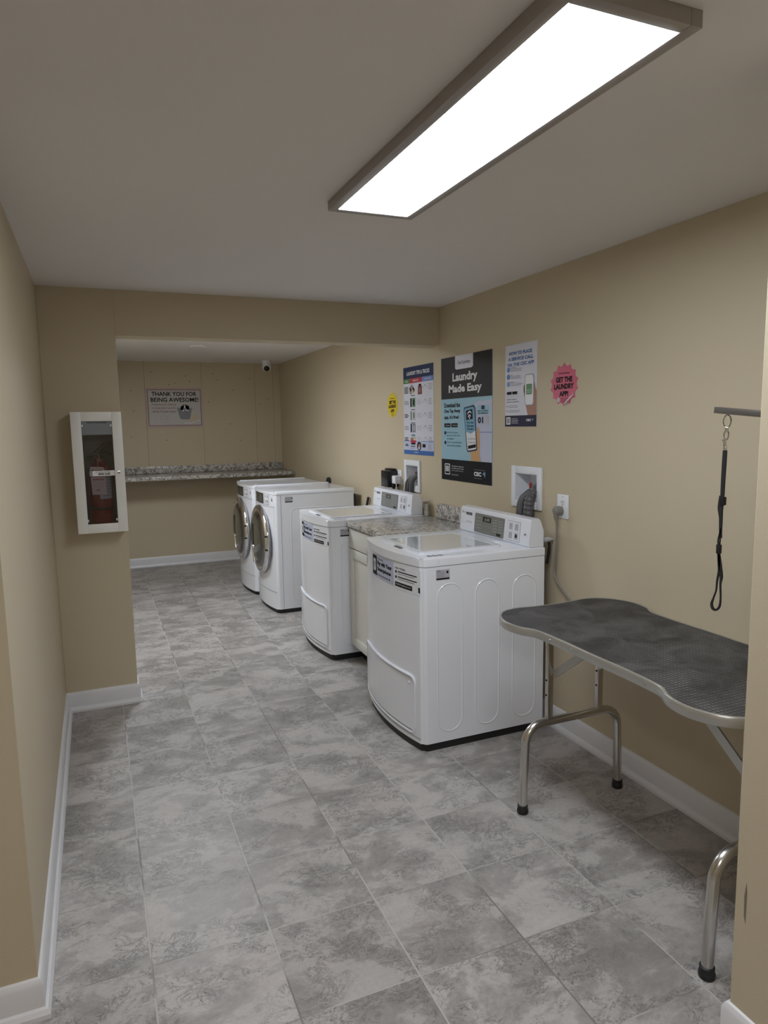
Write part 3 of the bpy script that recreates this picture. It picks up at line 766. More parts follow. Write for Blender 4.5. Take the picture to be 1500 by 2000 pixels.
def outlet(yc, z0, z1, w, label):
    t = thing('wall_outlet', label, 'outlet', (XR, yc, (z0+z1)/2)); h = (z1-z0)/2
    MB().box((-.006, -w/2, -h), (0, w/2, h), 'enamel_grey', .003).build('cover_plate', t)
    for s_ in (-1, 1):
        m_ = MB(); m_.prism(rrect(-.017, s_*h*.33-.014, .017, s_*h*.33+.014, .008), -.0075, -.005, 'white', fn=lambda a, b_, h_: (h_, a, b_))
        for yy in (-.006, .006): m_.box((-.0085, yy-.001, s_*h*.33), (-.007, yy+.001, s_*h*.33+.008), 'ink')
        m_.box((-.0085, -.002, s_*h*.33-.009), (-.007, .002, s_*h*.33-.005), 'ink')
        m_.build('socket', t)
    MB().lathe([(0, .008), (.003, .0075), (.0035, .006)], 'chrome', ax=(-1, 0, 0), seg=10).build('screw', t)
    MB().lathe([(0, .0075), (.003, .0075), (.0035, .006)], 'lightgrey', o=(0, 0, h*.82), ax=(-1, 0, 0), seg=10).build('screw', t)
    return t
outlet(2.665, 1.054, 1.169, .084, 'white duplex outlet right of the near valve box with a grey cord plugged in')
outlet(4.565, 1.075, 1.184, .078, 'white duplex outlet behind the second washer, beside the black box')
t = thing('wall_cable', 'grey power cable hanging from the near outlet down behind the table', 'cord', (XR-.009, 2.672, 1.092))
m_ = MB(); m_.lathe([(0, .042), (.012, .042), (.021, .034), (.023, .012), (.020, 0)], 'cord', ax=(-1, 0, 0), seg=18); m_.tube([(-.026, 0, 0), (-.028, 0, -.03), (-.026, 0, -.045)], [.016, .011, .007], 'cord', 12)
m_.build('plug', t)
MB().tube(smooth_path([(-.026, 0, -.03), (-.022, .0, -.08), (-.018, .01, -.18), (-.018, .022, -.27), (-.018, .010, -.33), (-.018, -.05, -.38), (-.018, -.112, -.42), (-.016, -.12, -.47), (-.018, -.03, -.53), (-.02, .12, -.56)], 10), .0052, 'cord', 10).build('cable', t)
# black payment box on the far wall with adapter
t = thing('card_reader_box', 'black box mounted on the wall behind the second washer', 'box', (XR, 4.70, 1.045))
MB().box((-.085, -.105, .012), (0, .022, .132), 'blackgloss', .003).build('box_body', t)
MB().box((-.045, -.075, .1325), (0, .045, .144), 'black', .003).build('mounting_cover', t)
t = thing('power_adapter', 'white power adapter plugged in the outlet beside the black box', 'adapter', (XR-.0075, 4.560, 1.085))
MB().box((-.048, -.032, .0), (-.002, .032, .058), 'white', .006, 3).build('adapter_body', t)
MB().tube(smooth_path([(-.035, -.02, .002), (-.034, -.022, -.05), (-.03, -.005, -.10), (-.03, .01, -.16)], 8), .004, 'white', 8).build('cable', t)
m_ = MB().lathe([(.012, 0), (.014, -.02), (.008, -.034), (0, -.034)], 'black', seg=14)
m_.tube(smooth_path([(0, 0, -.03), (.003, .004, -.08), (0, .01, -.13), (.002, .02, -.20)], 8), .004, 'black', 8)
o = m_.build('black_cord', loc=(1.995, 4.585, 1.082)); tag(o, 'short black cord with plug beneath the white adapter', 'cord')
m_ = MB()
m_.tube(smooth_path([(2.030, 4.50, 1.12), (2.025, 4.487, 1.06), (2.01, 4.49, 1.0), (2.0, 4.50, .95)], 8), .0035, 'cord', 8)
tag(m_.build('thin_cable'), 'thin grey cable down the wall left of the far valve box', 'cable')
# wire loop and fitting beside the console of the second washer
m_ = MB(); m_.tube([(2.030, 4.197, .990), (2.030, 4.056, 1.013), (2.030, 4.150, .945)], .0022, 'white', 6); m_.tube([(2.030, 4.15, .945), (2.03, 4.18, .99)], .0022, 'white', 6)
tag(m_.build('wire_bracket'), 'thin white wire bracket on the wall right of the second washer console', 'bracket')
m_ = MB().lathe([(.0, -.03), (.020, -.03), (.020, .0), (.016, .004), (.016, .045), (0, .045)], 'alu', seg=16); o = m_.build('pipe_fitting', loc=(2.005, 4.060, .940)); tag(o, 'small metal pipe fitting behind the granite counter', 'fitting')
m_ = MB().lathe([(0, 0), (.012, 0), (.013, .03), (.009, .04), (.009, .05), (0, .05)], 'lightgrey', o=(0, 0, 0), ax=(1, 0, 0), seg=14).tube(smooth_path([(.03, 0, -.005), (.035, 0, -.04), (.03, .01, -.12)], 6), .007, 'black', 8)
o = m_.build('hose_coupling', loc=(1.9785, 2.735, .945)); tag(o, 'small grey hose coupling at the back corner of the nearest washer', 'coupling')
m_ = MB().lathe([(.008, 0), (.028, .0), (.034, .012), (.028, .03), (.010, .036), (0, .036)], 'black', ax=(-1, 0, 0), seg=24); o = m_.build('rubber_cap', loc=(XR, 6.19, .995)); tag(o, 'round black rubber hose cap on the wall above the front-load machines', 'cap')
m_ = MB().tube(smooth_path([(2.022, 5.16, .93), (2.018, 5.20, .80), (2.02, 5.22, .5), (2.02, 5.2, .2)], 6), .011, 'black', 8)
tag(m_.build('vent_cable'), 'black cable hanging behind the nearer front-load machine', 'cable')

# ------------------------------------------------------------------ posters and stickers on the right wall
def wall_print(name, label, cat, ya, yb, za, zb, th=.002, sheet='paper', group=None):
    """sheet on the right wall; u = 0..1 from far (left in view) to near, v = 0..1 bottom to top; returns builder"""
    mb = MB(); mb.box((XR-th, yb, za), (XR, ya, zb), sheet)
    def fn(u, v, h): return (XR-th-.0002-h, ya+(yb-ya)*u, za+(zb-za)*v)
    p = Print(mb, fn, .00035)
    def done():
        o = mb.build(name, smooth=False); return tag(o, label, cat, group)
    return p, done
def ar(w, h): return w/h
# Laundry Tips & Tricks
p, done = wall_print('poster', 'laundry tips and tricks poster with navy header and rows of small pictures', 'poster', 4.480, 4.014, 1.303, 1.902, group=None)
p.rect(0, .868, 1, 1, 'navy'); p.text('LAUNDRY TIPS & TRICKS', .12, .88, .905, .948, 'white', 2, .03)
p.rect(0, .815, .22, .868, 'green'); p.rect(.22, .815, .64, .868, 'red'); p.rect(.64, .815, 1, .868, 'steelblue')
p.text('CARE', .06, .16, .832, .848, 'white'); p.text('REMOVE', .33, .52, .832, .85, 'white'); p.text('HOW TO USE', .72, .92, .836, .85, 'white')
rows = [(.765, .11), (.605, .10), (.455, .09), (.315, .10), (.185, .09)]
cols = ['maroon', 'navy', 'green', 'skin_brown', 'greyprint', 'red', 'ink', 'tub']
for i, (v, h) in enumerate(rows):
    p.lines(.03, .19, v+.01, 3 if i else 5, .016, .008, 'ink' if i % 2 == 0 else 'greyprint')
    if i == 0:
        for k in range(7): p.disc(.26+.03*(k % 4), v-.05+.035*(k//4)+.02*(k % 2), .042, ['greyprint', 'skin_brown', 'straw', 'maroon', 'ink'][k % 5], 2+k % 3, ry=.028, n=10)
        p.poly([(.50, v-.085), (.64, v-.085), (.63, v-.0), (.60, v+.03), (.57, v-.01), (.54, v+.03), (.51, v-.0)], 'maroon', 3); p.disc(.57, v-.04, .03, 'skin_brown', 4, n=8)
    elif i == 4:
        p.rect(.24, v-.05, .42, v-.02, 'red', 2); p.rect(.24, v-.02, .34, v+.01, 'skin_brown', 2); p.rect(.34, v-.01, .42, v+.015, 'straw', 2); p.rect(.26, v-.07, .40, v-.05, 'ink', 2); p.rect(.28, v+.02, .39, v+.05, 'sky', 2)
    else:
        p.rect(.24, v-.06, .29, v+.04, ['ink', 'tub', 'navy'][i-1], 2); p.rect(.31, v-.06, .41, v+.04, ['green', 'lightgrey', 'tub'][i-1], 2); p.rect(.34, v-.04, .38, v+.02, ['ink', 'green', 'lightgrey'][i-1], 3)
    p.rect(.26, v-.095, .40, v-.088, 'ink', 2)
    if i: p.lines(.46, .63, v+.015, 4, .014, .006, 'lightgrey')
    for k in range(3): p.disc(.69+.05*k, v-.01+.02*(k % 2), .016, 'greyprint' if k % 2 else 'lightgrey', 2, ry=.012, n=8)
    p.lines(.84, .97, v+.02, 4, .018, .006, 'greyprint')
p.rect(0, .152, 1, .158, 'midblue'); p.rect(0, .05, 1, .152, 'lavender', 1)
p.lines(.05, .17, .12, 2, .016, .008, 'ink'); p.lines(.22, .40, .125, 4, .018, .005, 'greyprint')
p.disc(.53, .10, .072, 'ink', 2, ry=.050); p.disc(.535, .095, .04, 'skin_brown', 3, ry=.032); p.disc(.525, .078, .028, 'lavender', 4, ry=.018)
p.rect(.64, .088, .74, .125, 'ink', 2); p.lines(.82, .95, .12, 4, .016, .006, 'greyprint')
p.rect(0, 0, 1, .050, 'blue', 2); p.text('WASHBOARD', .36, .50, .02, .032, 'white', 3)
done()
# Laundry Made Easy
p, done = wall_print('poster', 'large black and blue Laundry Made Easy poster', 'poster', 3.905, 3.302, 1.162, 1.913, sheet='sky')
p.rect(0, .665, 1, 1, 'charcoal'); p.rect(0, 0, 1, .172, 'ink')
p.poly([(.30, .905), (.32, .893), (.63, .893), (.655, .905), (.655, 1), (.30, 1)], 'paper', 2); p.text('OneTapAway', .355, .60, .925, .958, 'ink', 3, .01)
p.text('Laundry', .245, .735, .782, .868, 'white', 2, .035); p.text('Made Easy', .165, .815, .695, .775, 'white', 2, .035)
p.poly([(.74, .173), (1, .173), (1, .64), (.72, .63), (.69, .615), (.67, .58), (.68, .40)], 'lavender', 2); p.rect(.74, .395, 1, .40, 'steelblue', 3)
p.rect(.73, .53, .955, .60, 'sky', 3); p.rect(.81, .568, .87, .597, 'navy', 4); p.text('Scan to Select', .75, .93, .552, .564, 'ink', 5, .02); p.text('this Machine', .75, .93, .535, .547, 'ink', 5, .02)
p.text('01', .745, .845, .463, .512, 'ink', 4, .05); p.rect(.885, .455, .955, .515, 'lightgrey', 4)
p.text('Download the', .065, .40, .595, .633, 'ink', 2, .03); p.text('One Tap Away', .065, .405, .545, .583, 'ink', 2, .03); p.text("app, it's free!", .065, .375, .495, .533, 'ink', 2, .03)
for a, tx in ((.065, 'App Store'), (.215, 'Google Play')): p.rr(a, .435, a+.135, .468, .008, 'ink', 2); p.text(tx, a+.03, a+.125, .444, .456, 'white', 3, 0)
for v, rws in ((.395, ('Use One Tap Away', 'app to scan QR code', 'on machine')), (.315, ('Select, Pay and press', 'start on the machine'))):
    p.disc(.085, v-.006, .022, 'navy', 2, ry=.015)
    for k, tx in enumerate(rws): p.text(tx, .12, .12+.0145*len(tx), v-.012-k*.024, v+.004-k*.024, 'navy', 2, .0)
# hand and phone
p.poly([(.74, .44), (.775, .42), (.785, .30), (.77, .25), (.80, .173), (.62, .173), (.60, .25), (.66, .28), (.70, .34)], 'skin_tan', 4)
p.poly([(.475, .575), (.49, .59), (.66, .605), (.685, .60), (.70, .58), (.735, .27), (.72, .255), (.56, .24), (.535, .255)], 'navy', 5)
p.poly([(.487, .572), (.50, .58), (.655, .593), (.675, .588), (.685, .575), (.72, .275), (.71, .266), (.565, .252), (.55, .262)], 'white', 6)
p.poly([(.487, .572), (.50, .58), (.655, .593), (.675, .588), (.685, .575), (.705, .41), (.62, .385), (.515, .40)], 'skydeep', 7)
p.poly([(.53, .49), (.655, .50), (.648, .575), (.525, .565)], 'ink', 8); p.line([(.555, .535), (.575, .553), (.605, .556), (.628, .545)], .012, 'white', 9); p.line([(.567, .515), (.592, .53), (.617, .52)], .012, 'white', 9); p.disc(.592, .508, .01, 'white', 9, n=8)
for k, tx in enumerate(('One App.', 'One scan.', 'You start.')): p.text(tx, .545, .675, .462-k*.024, .478-k*.024, 'ink', 9, .02)
for k in range(5):
    for j in range(2): p.disc(.575+.03*k, .345-.028*j, .006, 'ink', 8, n=6)
p.poly([(.565, .265), (.715, .28), (.712, .305), (.562, .29)], 'ink', 8)
p.rr(.07, .045, .185, .135, .012, 'white', 2); p.rr(.08, .052, .175, .128, .01, 'ink', 3)
p.rect(.09, .070, .165, .118, 'lightgrey', 4)
p.text('One phone connects to', .22, .47, .112, .124, 'white', 2, .02); p.text('your life only. To start', .22, .47, .094, .106, 'white', 2, .02); p.text('getonetapaway.com', .22, .46, .076, .087, 'lightgrey', 2, 0)
for k in range(6): p.disc(.225+.025*k, .048, .006, 'lightgrey', 2, n=6)
p.rect(.67, .106, .88, .1085, 'greyprint', 2); p.rect(.67, .040, .82, .0425, 'greyprint', 2)
p.text('CSC', .67, .81, .058, .092, 'white', 2, .06)
for k in range(4): p.line([(.835+.012*k, .075), (.865, .098-.012*k)], .006, 'skydeep', 2)
p.poly([(.84, .082), (.885, .096), (.88, .052), (.865, .07)], 'skydeep', 3)
done()
# service call poster
p, done = wall_print('poster', 'tall white poster on placing a service call, left of the pink sticker', 'poster', 3.172, 2.888, 1.491, 1.912)
p.rect(0, 0, 1, .135, 'deep')
for k, tx in enumerate(('HOW TO PLACE', 'A SERVICE CALL', 'VIA THE CSC APP')):
    a = .13-.035*k; p.text(tx, a, 1-a-.02, .872-.068*k, .914-.068*k, 'blue', 2, .045)
for k, (cc, tt) in enumerate((('midblue', 'DOWNLOAD'), ('blue', 'TAP'), ('steelblue', 'SELECT'))):
    v = .70-.088*k; p.disc(.11, v, .055, cc, 2, ry=.033); p.text(tt, .18, .18+.022*len(tt), v+.016, v+.026, 'ink', 2, .02); p.lines(.18, .60, v+.008, 3, .014, .006, 'greyprint')
for a in (.06, .24): p.rect(a, .395, a+.16, .43, 'ink', 2)
p.lines(.06, .55, .37, 1, .02, .004, 'lightgrey'); p.text('Getting help is', .06, .38, .325, .340, 'ink', 2, .03); p.text('easy, here below.', .06, .46, .295, .310, 'ink', 2, .03)
for v in (.255, .195): p.rect(.06, v-.015, .075, v+.008, 'ink', 2); p.lines(.12, .52, v+.006, 2, .020, .007, 'greyprint')
p.poly([(.62, .50), (.60, .47), (.645, .43), (.62, .38), (.68, .25), (.74, .135), (.999, .135), (.999, .42), (.955, .47), (.94, .53), (.92, .50), (.90, .35), (.80, .28), (.68, .30)], 'skin_brown', 3)
p.rr(.64, .25, .92, .62, .05, 'tub', 4); p.rr(.655, .258, .905, .612, .045, 'white', 5)
p.rr(.69, .38, .87, .505, .02, 'green', 6); p.text('Request', .71, .85, .425, .438, 'white', 7, .02); p.text('Service', .72, .84, .403, .416, 'white', 7, .02)
p.rect(.045, .025, .185, .115, 'white', 2); p.rect(.065, .038, .165, .102, 'greyprint', 3)
p.lines(.22, .45, .098, 4, .018, .006, 'lightgrey'); p.text('CSC', .69, .84, .062, .09, 'white', 2, .05); p.poly([(.86, .085), (.91, .092), (.90, .066)], 'skydeep', 2)
done()
# scalloped stickers
def star_poly(n, r0, r1, cx, cz, ry=1.):
    pts = []
    for k in range(n*6):
        a = 2*PI*k/(n*6)+PI/2; rr_ = r0+(r1-r0)*(1-abs(math.sin(n*(a-PI/2)/2)))
        pts.append((cx+rr_*math.cos(a), cz+rr_*ry*math.sin(a)))
    return pts
def badge(name, label, yc, zc, r, m, group, curl=False):
    mb = MB(); fn = lambda u, v, h: (XR-h, yc-u, zc+v)
    mb.prism(star_poly(14, r*.91, r*1.06, 0, 0, .95), 0, .0015, m, fn=lambda u, v, h: (XR-h, yc-u, zc+v))
    p = Print(mb, lambda u, v, h: (XR-.0017-h, yc-u, zc+v), .0003)
    p.text('OneTapAway', -.42*r, .42*r, .46*r, .58*r, 'ink', 1, .01)
    p.text('GET THE', -.62*r, .62*r, .10*r, .36*r, 'ink', 1, .055); p.text('LAUNDRY', -.74*r, .74*r, -.22*r, .04*r, 'ink', 1, .055); p.text('APP!', -.34*r, .34*r, -.56*r, -.30*r, 'ink', 1, .055)
    p.rr(-.50*r, -.82*r, -.28*r, -.60*r, .01, 'lightgrey' if curl else m, 1)
    for k in range(3): p.rect(-.20*r, -.66*r-.08*r*k, .38*r-.05*r*k, -.64*r-.08*r*k, 'ink', 1)
    if curl:
        mb.tube([fn(.0, -.96*r, .004), fn(.30*r, -.84*r, .012), fn(.62*r, -.62*r, .012), fn(.78*r, -.44*r, .004)], [.001, .0032, .0032, .001], 'white', 8)
    return tag(mb.build(name, smooth=False), label, 'sticker', group)
badge('sticker', 'scalloped pink app sticker with a peeling lower edge', 2.675, 1.684, .099, 'pink', 'scalloped app stickers', True)
badge('sticker', 'scalloped yellow app sticker left of the laundry tips poster', 4.681, 1.652, .095, 'yellow', 'scalloped app stickers')

# thank-you sign on the alcove back wall
sx0, sx1, sz0, sz1 = .548, 1.152, 1.520, 1.952
mb = MB().box((sx0, Y2-.006, sz0), (sx1, Y2-.0036, sz1), 'mauve', .001)
p = Print(mb, lambda u, v, h: (sx0+(sx1-sx0)*u, Y2-.0063-h, sz0+(sz1-sz0)*v), .0005)
p.rect(.032, .045, .968, .955, 'maroon'); p.rect(.042, .058, .958, .942, 'signgrey', 2)
p.text('THANK YOU FOR', .105, .895, .79, .90, 'ink', 3, .02); p.text('BEING AWESOME!', .085, .925, .645, .755, 'ink', 3, .02)
for k, tx in enumerate(('Thank you for helping', 'to keep your Laundry', '& Pet Corner clean!')): p.text(tx, .095+.02*(k == 2), .52, .55-k*.085, .60-k*.085, 'maroon', 3, .01)
n = 24
p.poly([(.30+.075*math.cos(2*PI*k/n), .205+.10*math.sin(2*PI*k/n)) for k in range(n)], 'mauve', 3); p.poly([(.30+.068*math.cos(2*PI*k/n), .205+.09*math.sin(2*PI*k/n)) for k in range(n)], 'signgrey', 4)
p.text('Thanks', .245, .355, .185, .225, 'mauve', 5, .02)
p.poly([(.54, .47), (.80, .46), (.76, .22), (.73, .20), (.61, .20), (.585, .22)], 'tub', 3)
p.poly([(.52, .48), (.54, .50), (.80, .49), (.82, .47), (.80, .455), (.54, .465)], 'greyprint', 4)
p.disc(.675, .50, .06, 'ink', 5, ry=.075); p.disc(.625, .48, .028, 'ink', 5, ry=.06); p.disc(.725, .49, .028, 'ink', 5, ry=.065); p.disc(.672, .50, .014, 'white', 6, ry=.07); p.disc(.675, .455, .03, 'white', 6, ry=.03); p.disc(.675, .462, .009, 'ink', 7)
p.disc(.72, .43, .02, 'white', 6, ry=.018); p.disc(.64, .425, .02, 'white', 6, ry=.018)
p.poly([(.815, .22), (.88, .21), (.87, .33), (.855, .355), (.835, .355), (.825, .33)], 'straw', 5); p.poly([(.74, .17), (.83, .165), (.86, .21), (.76, .22)], 'straw', 6)
p.line([(.66, .10), (.80, .115), (.93, .175)], .03, 'white', 4); p.line([(.67, .10), (.80, .115), (.92, .17)], .012, 'mauve', 5)
tag(mb.build('wall_sign', smooth=False), 'framed thank you for being awesome sign on the alcove back wall', 'sign')

# ------------------------------------------------------------------ fire extinguisher cabinet
t = thing('fire_extinguisher_cabinet', 'white fire extinguisher cabinet with glazed door on the pier', 'cabinet', (.018, Y1, .985))
cw, chh, dp = .118, .613, .130
m_ = MB(); e = .004
for a, c_, mm in (((-cw, -dp, 0), (-cw+e, -.001, chh), 'fe_white'), ((cw-e, -dp, 0), (cw, -.001, chh), 'fe_white'), ((-cw, -dp, 0), (cw, -.001, e), 'fe_white'), ((-cw, -dp, chh-e), (cw, -.001, chh), 'fe_white'), ((-cw+e, -.006, e), (cw-e, -.001, chh-e), 'fe_inside')):
    m_.box(a, c_, mm)
m_.build('cabinet_box', t)
m_ = MB(); w0, w1, v0, v1 = -.071, .073, .044, .568; y0, y1 = -dp-.012, -dp
for a, c_ in (((-cw-.002, y0, -.002), (w0, y1, chh+.002)), ((w1, y0, -.002), (cw+.002, y1, chh+.002)), ((w0, y0, -.002), (w1, y1, v0)), ((w0, y0, v1), (w1, y1, chh+.002))): m_.box(a, c_, 'fe_white', .0012)
door = m_.build('cabinet_door', t)
MB().box((w0, y1-.004, v0), (w1, y1-.001, v1), 'pane').build('door_pane', door)
m_ = MB().lathe([(0, .004), (.005, .004), (.0085, .003), (.010, 0)], 'chrome', o=(.091, y0, .306), ax=(0, -1, 0), seg=20).lathe([(0, .0046), (.003, .0045), (.003, .004)], 'ink', o=(.091, y0, .306), ax=(0, -1, 0), seg=10); m_.build('door_lock', door)
m_ = MB(); p = Print(m_, lambda u, v, h: (u, y1-.0045-h, v), .0003)
p.rect(-.048, .290, .072, .317, 'fe_white', 1); p.rect(-.048, .290, -.034, .317, 'greyprint', 2); p.text('IN CASE OF FIRE', -.018, .05, .307, .313, 'greyprint', 2); p.text('BREAK GLASS', -.006, .050, .295, .305, 'ink', 2, .05)
m_.build('pane_label', door, smooth=False)
m_ = MB(); p = Print(m_, lambda u, v, h: (u, y1-.0045-h, v), .0003)
p.rect(w0+.002, .500, w1-.002, v1-.002, 'tub', 1)
for k in range(4): p.rect(-.05, .512+k*.012, .055, .515+k*.012, 'greyprint', 2)
p.text('FIRE EXTINGUISHER', -.045, .050, .5585, .5645, 'ink', 3, .02)
m_.build('instruction_label', door, smooth=False)
for (a, c_) in ((w0+.004, .546), (w1-.006, .546), (w0+.002, .062), (w1-.006, .062)):
    MB().box((a-.003, y1-.006, c_-.006), (a+.004, y1-.0045, c_+.006), 'trim', .001).build('pane_clip', door)

t = thing('fire_extinguisher', 'red fire extinguisher standing inside the glazed wall cabinet', 'fire extinguisher', (.018, Y1-.0655, .990))
r = .056
MB().lathe([(0, 0), (r-.004, 0), (r, .006), (r, .300), (r-.006, .325), (r-.022, .345), (.020, .356), (.018, .372), (0, .372)], 'fe_red', seg=40).build('cylinder', t)
MB().lathe([(r+.0008, .108), (r+.0015, .110), (r+.0015, .120), (r+.0008, .122)], 'black', seg=40).build('band', t)
m_ = MB()
vs, fs = [], []
for i in range(13):
    a = math.radians(-95+90*i/12); vs += [((r+.0008)*math.cos(a), (r+.0008)*math.sin(a), .165), ((r+.0008)*math.cos(a), (r+.0008)*math.sin(a), .285)]
    if i < 12: fs.append([2*i, 2*i+2, 2*i+3, 2*i+1])
m_.add(vs, fs, 'lightgrey')
for k in range(6):
    vs, fs = [], []
    for i in range(7):
        a = math.radians(-80+60*i/6); vs += [((r+.0014)*math.cos(a), (r+.0014)*math.sin(a), .18+.016*k), ((r+.0014)*math.cos(a), (r+.0014)*math.sin(a), .184+.016*k)]
        if i < 6: fs.append([2*i, 2*i+2, 2*i+3, 2*i+1])
    m_.add(vs, fs, 'greyprint')
m_.build('body_label', t)
m_ = MB().lathe([(.014, .372), (.014, .395), (.010, .40), (0, .40)], 'blackgloss', seg=18).build('valve', t)
MB().tube([(-.060, -.012, .385), (-.03, -.008, .392), (.0, 0, .410), (.030, 0, .440), (.062, 0, .458)], [.007, .009, .012, .010, .007], 'black', 8, flat=.7).build('lever', t)
MB().tube([(.0, 0, .393), (.03, 0, .397), (.066, 0, .392)], [.009, .008, .007], 'black', 8, flat=.7).build('carry_handle', t)
MB().lathe([(0, .012), (.013, .012), (.015, .010), (.015, 0)], 'chrome', o=(-.008, -.014, .385), ax=(0, -1, 0), seg=20).lathe([(0, .0125), (.012, .0125)], 'red', o=(-.008, -.014, .385), ax=(0, -1, 0), seg=20).build('pressure_gauge', t)
m_ = MB(); m_.prism([(-.040, .190), (.028, .188), (.024, .320), (.018, .330), (-.040, .334), (-.046, .326)], -.0005, .0005, 'tag', fn=lambda a, b_, h: (a, -r-.004+h, b_))
p = Print(m_, lambda u, v, h: (u, -r-.0048-h, v), .0003)
for k in range(7): p.rect(-.036, .200+k*.009, .020, .2008+k*.009, 'mauve', 1)
for k in range(6): p.rect(-.030+k*.009, .200, -.0294+k*.009, .258, 'mauve', 1)
p.rect(-.036, .264, .018, .269, 'red', 1); p.disc(-.032, .314, .006, 'maroon', 1, n=4); p.rect(-.022, .312, .012, .316, 'maroon', 1); p.disc(-.010, .324, .0025, 'ink', 1, n=8); p.rect(-.020, .210, -.004, .214, 'ink', 2)
tg = m_.build('inspection_tag', t, smooth=False)
MB().tube(smooth_path([(-.010, -r-.006, .324), (-.006, -.045, .350), (-.003, -.02, .378)], 6), .0012, 'white', 6).build('tag_string', tg)

# ------------------------------------------------------------------ grooming table
t = thing('grooming_table', 'bone-shaped grooming table with black ribbed mat and steel tube legs', 'table', (1.714, 1.73, 0))
q = [(0, .570), (-.085, .575), (-.165, .586), (-.232, .572), (-.278, .530), (-.303, .480), (-.313, .425), (-.303, .358), (-.274, .305), (-.266, .24), (-.264, .12), (-.266, 0)]
left = q+[(x, -(y_ if y_ < .4 else .4+(y_-.4)*.88)) for x, y_ in q[-2::-1]]                  # far middle -> left side -> near middle
right = [(-x, y_) for x, y_ in left[-2:0:-1]]
outl = left+right
P = [Vector((x, y_, 0)) for x, y_ in outl]; n = len(P); fine = []
for i in range(n):
    a, b_, c_, d_ = P[i-1], P[i], P[(i+1) % n], P[(i+2) % n]
    for k in range(6):
        s_ = k/6; fine.append(.5*((2*b_)+(c_-a)*s_+(2*a-5*b_+4*c_-d_)*s_*s_+(3*b_-3*c_+d_-a)*s_**3))
fine = [(v.x, v.y) for v in fine]
TZ = .760
m_ = MB(); m_.prism(fine, TZ-.004, TZ, 'mat', bev=.001); tt = m_.build('rubber_mat', t)
m_ = MB(); m_.prism([(x*.993, y_*.996) for x, y_ in fine], TZ-.024, TZ-.0045, 'grey_plastic'); m_.build('tabletop_board', t)
# aluminium edging around the board
n = len(fine); prof = [(-.004, TZ-.028), (.0035, TZ-.029), (.0055, TZ-.026), (.0055, TZ-.002), (.003, TZ+.0015), (-.004, TZ+.001)]; vs = []
for i in range(n):
    dx, dy = fine[(i+1) % n][0]-fine[i-1][0], fine[(i+1) % n][1]-fine[i-1][1]; L = math.hypot(dx, dy); nx, ny = dy/L, -dx/L
    if i == 0: sgn = 1 if (fine[i][0]*nx+fine[i][1]*ny) > 0 else -1
    nx, ny = nx*sgn, ny*sgn
    for o_, z in prof: vs.append((fine[i][0]+nx*o_, fine[i][1]+ny*o_, z))
k_ = len(prof)
m_ = MB().add(vs, [[i*k_+j, i*k_+(j+1) % k_, ((i+1) % n)*k_+(j+1) % k_, ((i+1) % n)*k_+j] for i in range(n) for j in range(k_)], 'alu')
eb = m_.build('edge_trim', t)
for yy in (.22, .10, -.24):
    MB().lathe([(0, .0025), (.003, .0022), (.004, 0)], 'steel', o=(-.271, yy, TZ-.014), ax=(-1, 0, 0), seg=10).build('edge_screw', eb)
def frame(sgn, yy):
    """inverted-U tube frame with two posts; sgn = outward direction"""
    R = .0165; x0, x1, top = -.262, .205, .352; bend = .075
    pts = [(x0, yy, .012), (x0+.004, yy, .15), (x0+.010, yy, top-bend)]
    for a in range(15, 91, 15):
        th = math.radians(a); pts.append((x0+.010+bend*(1-math.cos(th)), yy, top-bend+bend*math.sin(th)))
    for a in range(90, -1, -15):
        th = math.radians(a); pts.append((x1-.010-bend*(1-math.cos(th)), yy, top-bend+bend*math.sin(th)))
    pts += [(x1-.004, yy, .15), (x1, yy, .012)]
    leg = MB().tube(pts, R, 'steel', 20).build('leg_frame', t)
    for x in (x0, x1):
        MB().lathe([(0, 0), (.021, 0), (.0225, .004), (.021, .010), (.0225, .013), (.020, .018), (.020, .032), (.0168, .034)], 'black', o=(x, yy, 0), seg=24).build('rubber_foot', leg)
    for x in (-.144, .098):
        m_ = MB().box((x-.014, yy-.008, top-.012), (x+.014, yy+.010, TZ-.028), 'steel', .004, 3)
        for z in (.52, .46): m_.lathe([(0, .002), (.004, .0015), (.0045, 0)], 'ink', o=(x-.0142, yy, z), ax=(-1, 0, 0), seg=8)
        m_.build('post', leg)
    # folding brace
    z_ = TZ-.035
    for x in (-.128, .082):
        m_ = MB()
        d_ = -sgn
        a_, b_ = Vector((x, yy+d_*.012, .545)), Vector((x, yy+d_*.20, .690))
        def strap(a_, b_, w=.015, th=.003):
            dv = (b_-a_).normalized(); up = Vector((1, 0, 0)).cross(dv)
            vs = []
            for pt in (a_, b_):
                for sx in (-th, th):
                    for su in (-w, w): vs.append(pt+Vector((sx, 0, 0))+up*su)
            m_.add(vs, [[0, 1, 3, 2], [4, 6, 7, 5], [0, 4, 5, 1], [2, 3, 7, 6], [0, 2, 6, 4], [1, 5, 7, 3]], 'alu')
        strap(a_, b_); strap(b_-Vector((.004, d_*.015, .015)), Vector((x-.004, yy+d_*.24, TZ-.030)))
        m_.lathe([(0, .006), (.005, .005), (.006, 0)], 'steel', o=(x-.007, yy+d_*.175, .69), ax=(-1, 0, 0), seg=10)
        m_.build('folding_brace', t)
    MB().box((-.11, yy+(-sgn)*.20, TZ-.045), (.11, yy+(-sgn)*.225, TZ-.0245), 'alu', .002).build('crossbar', t)
frame(1, .390); frame(-1, -.490)

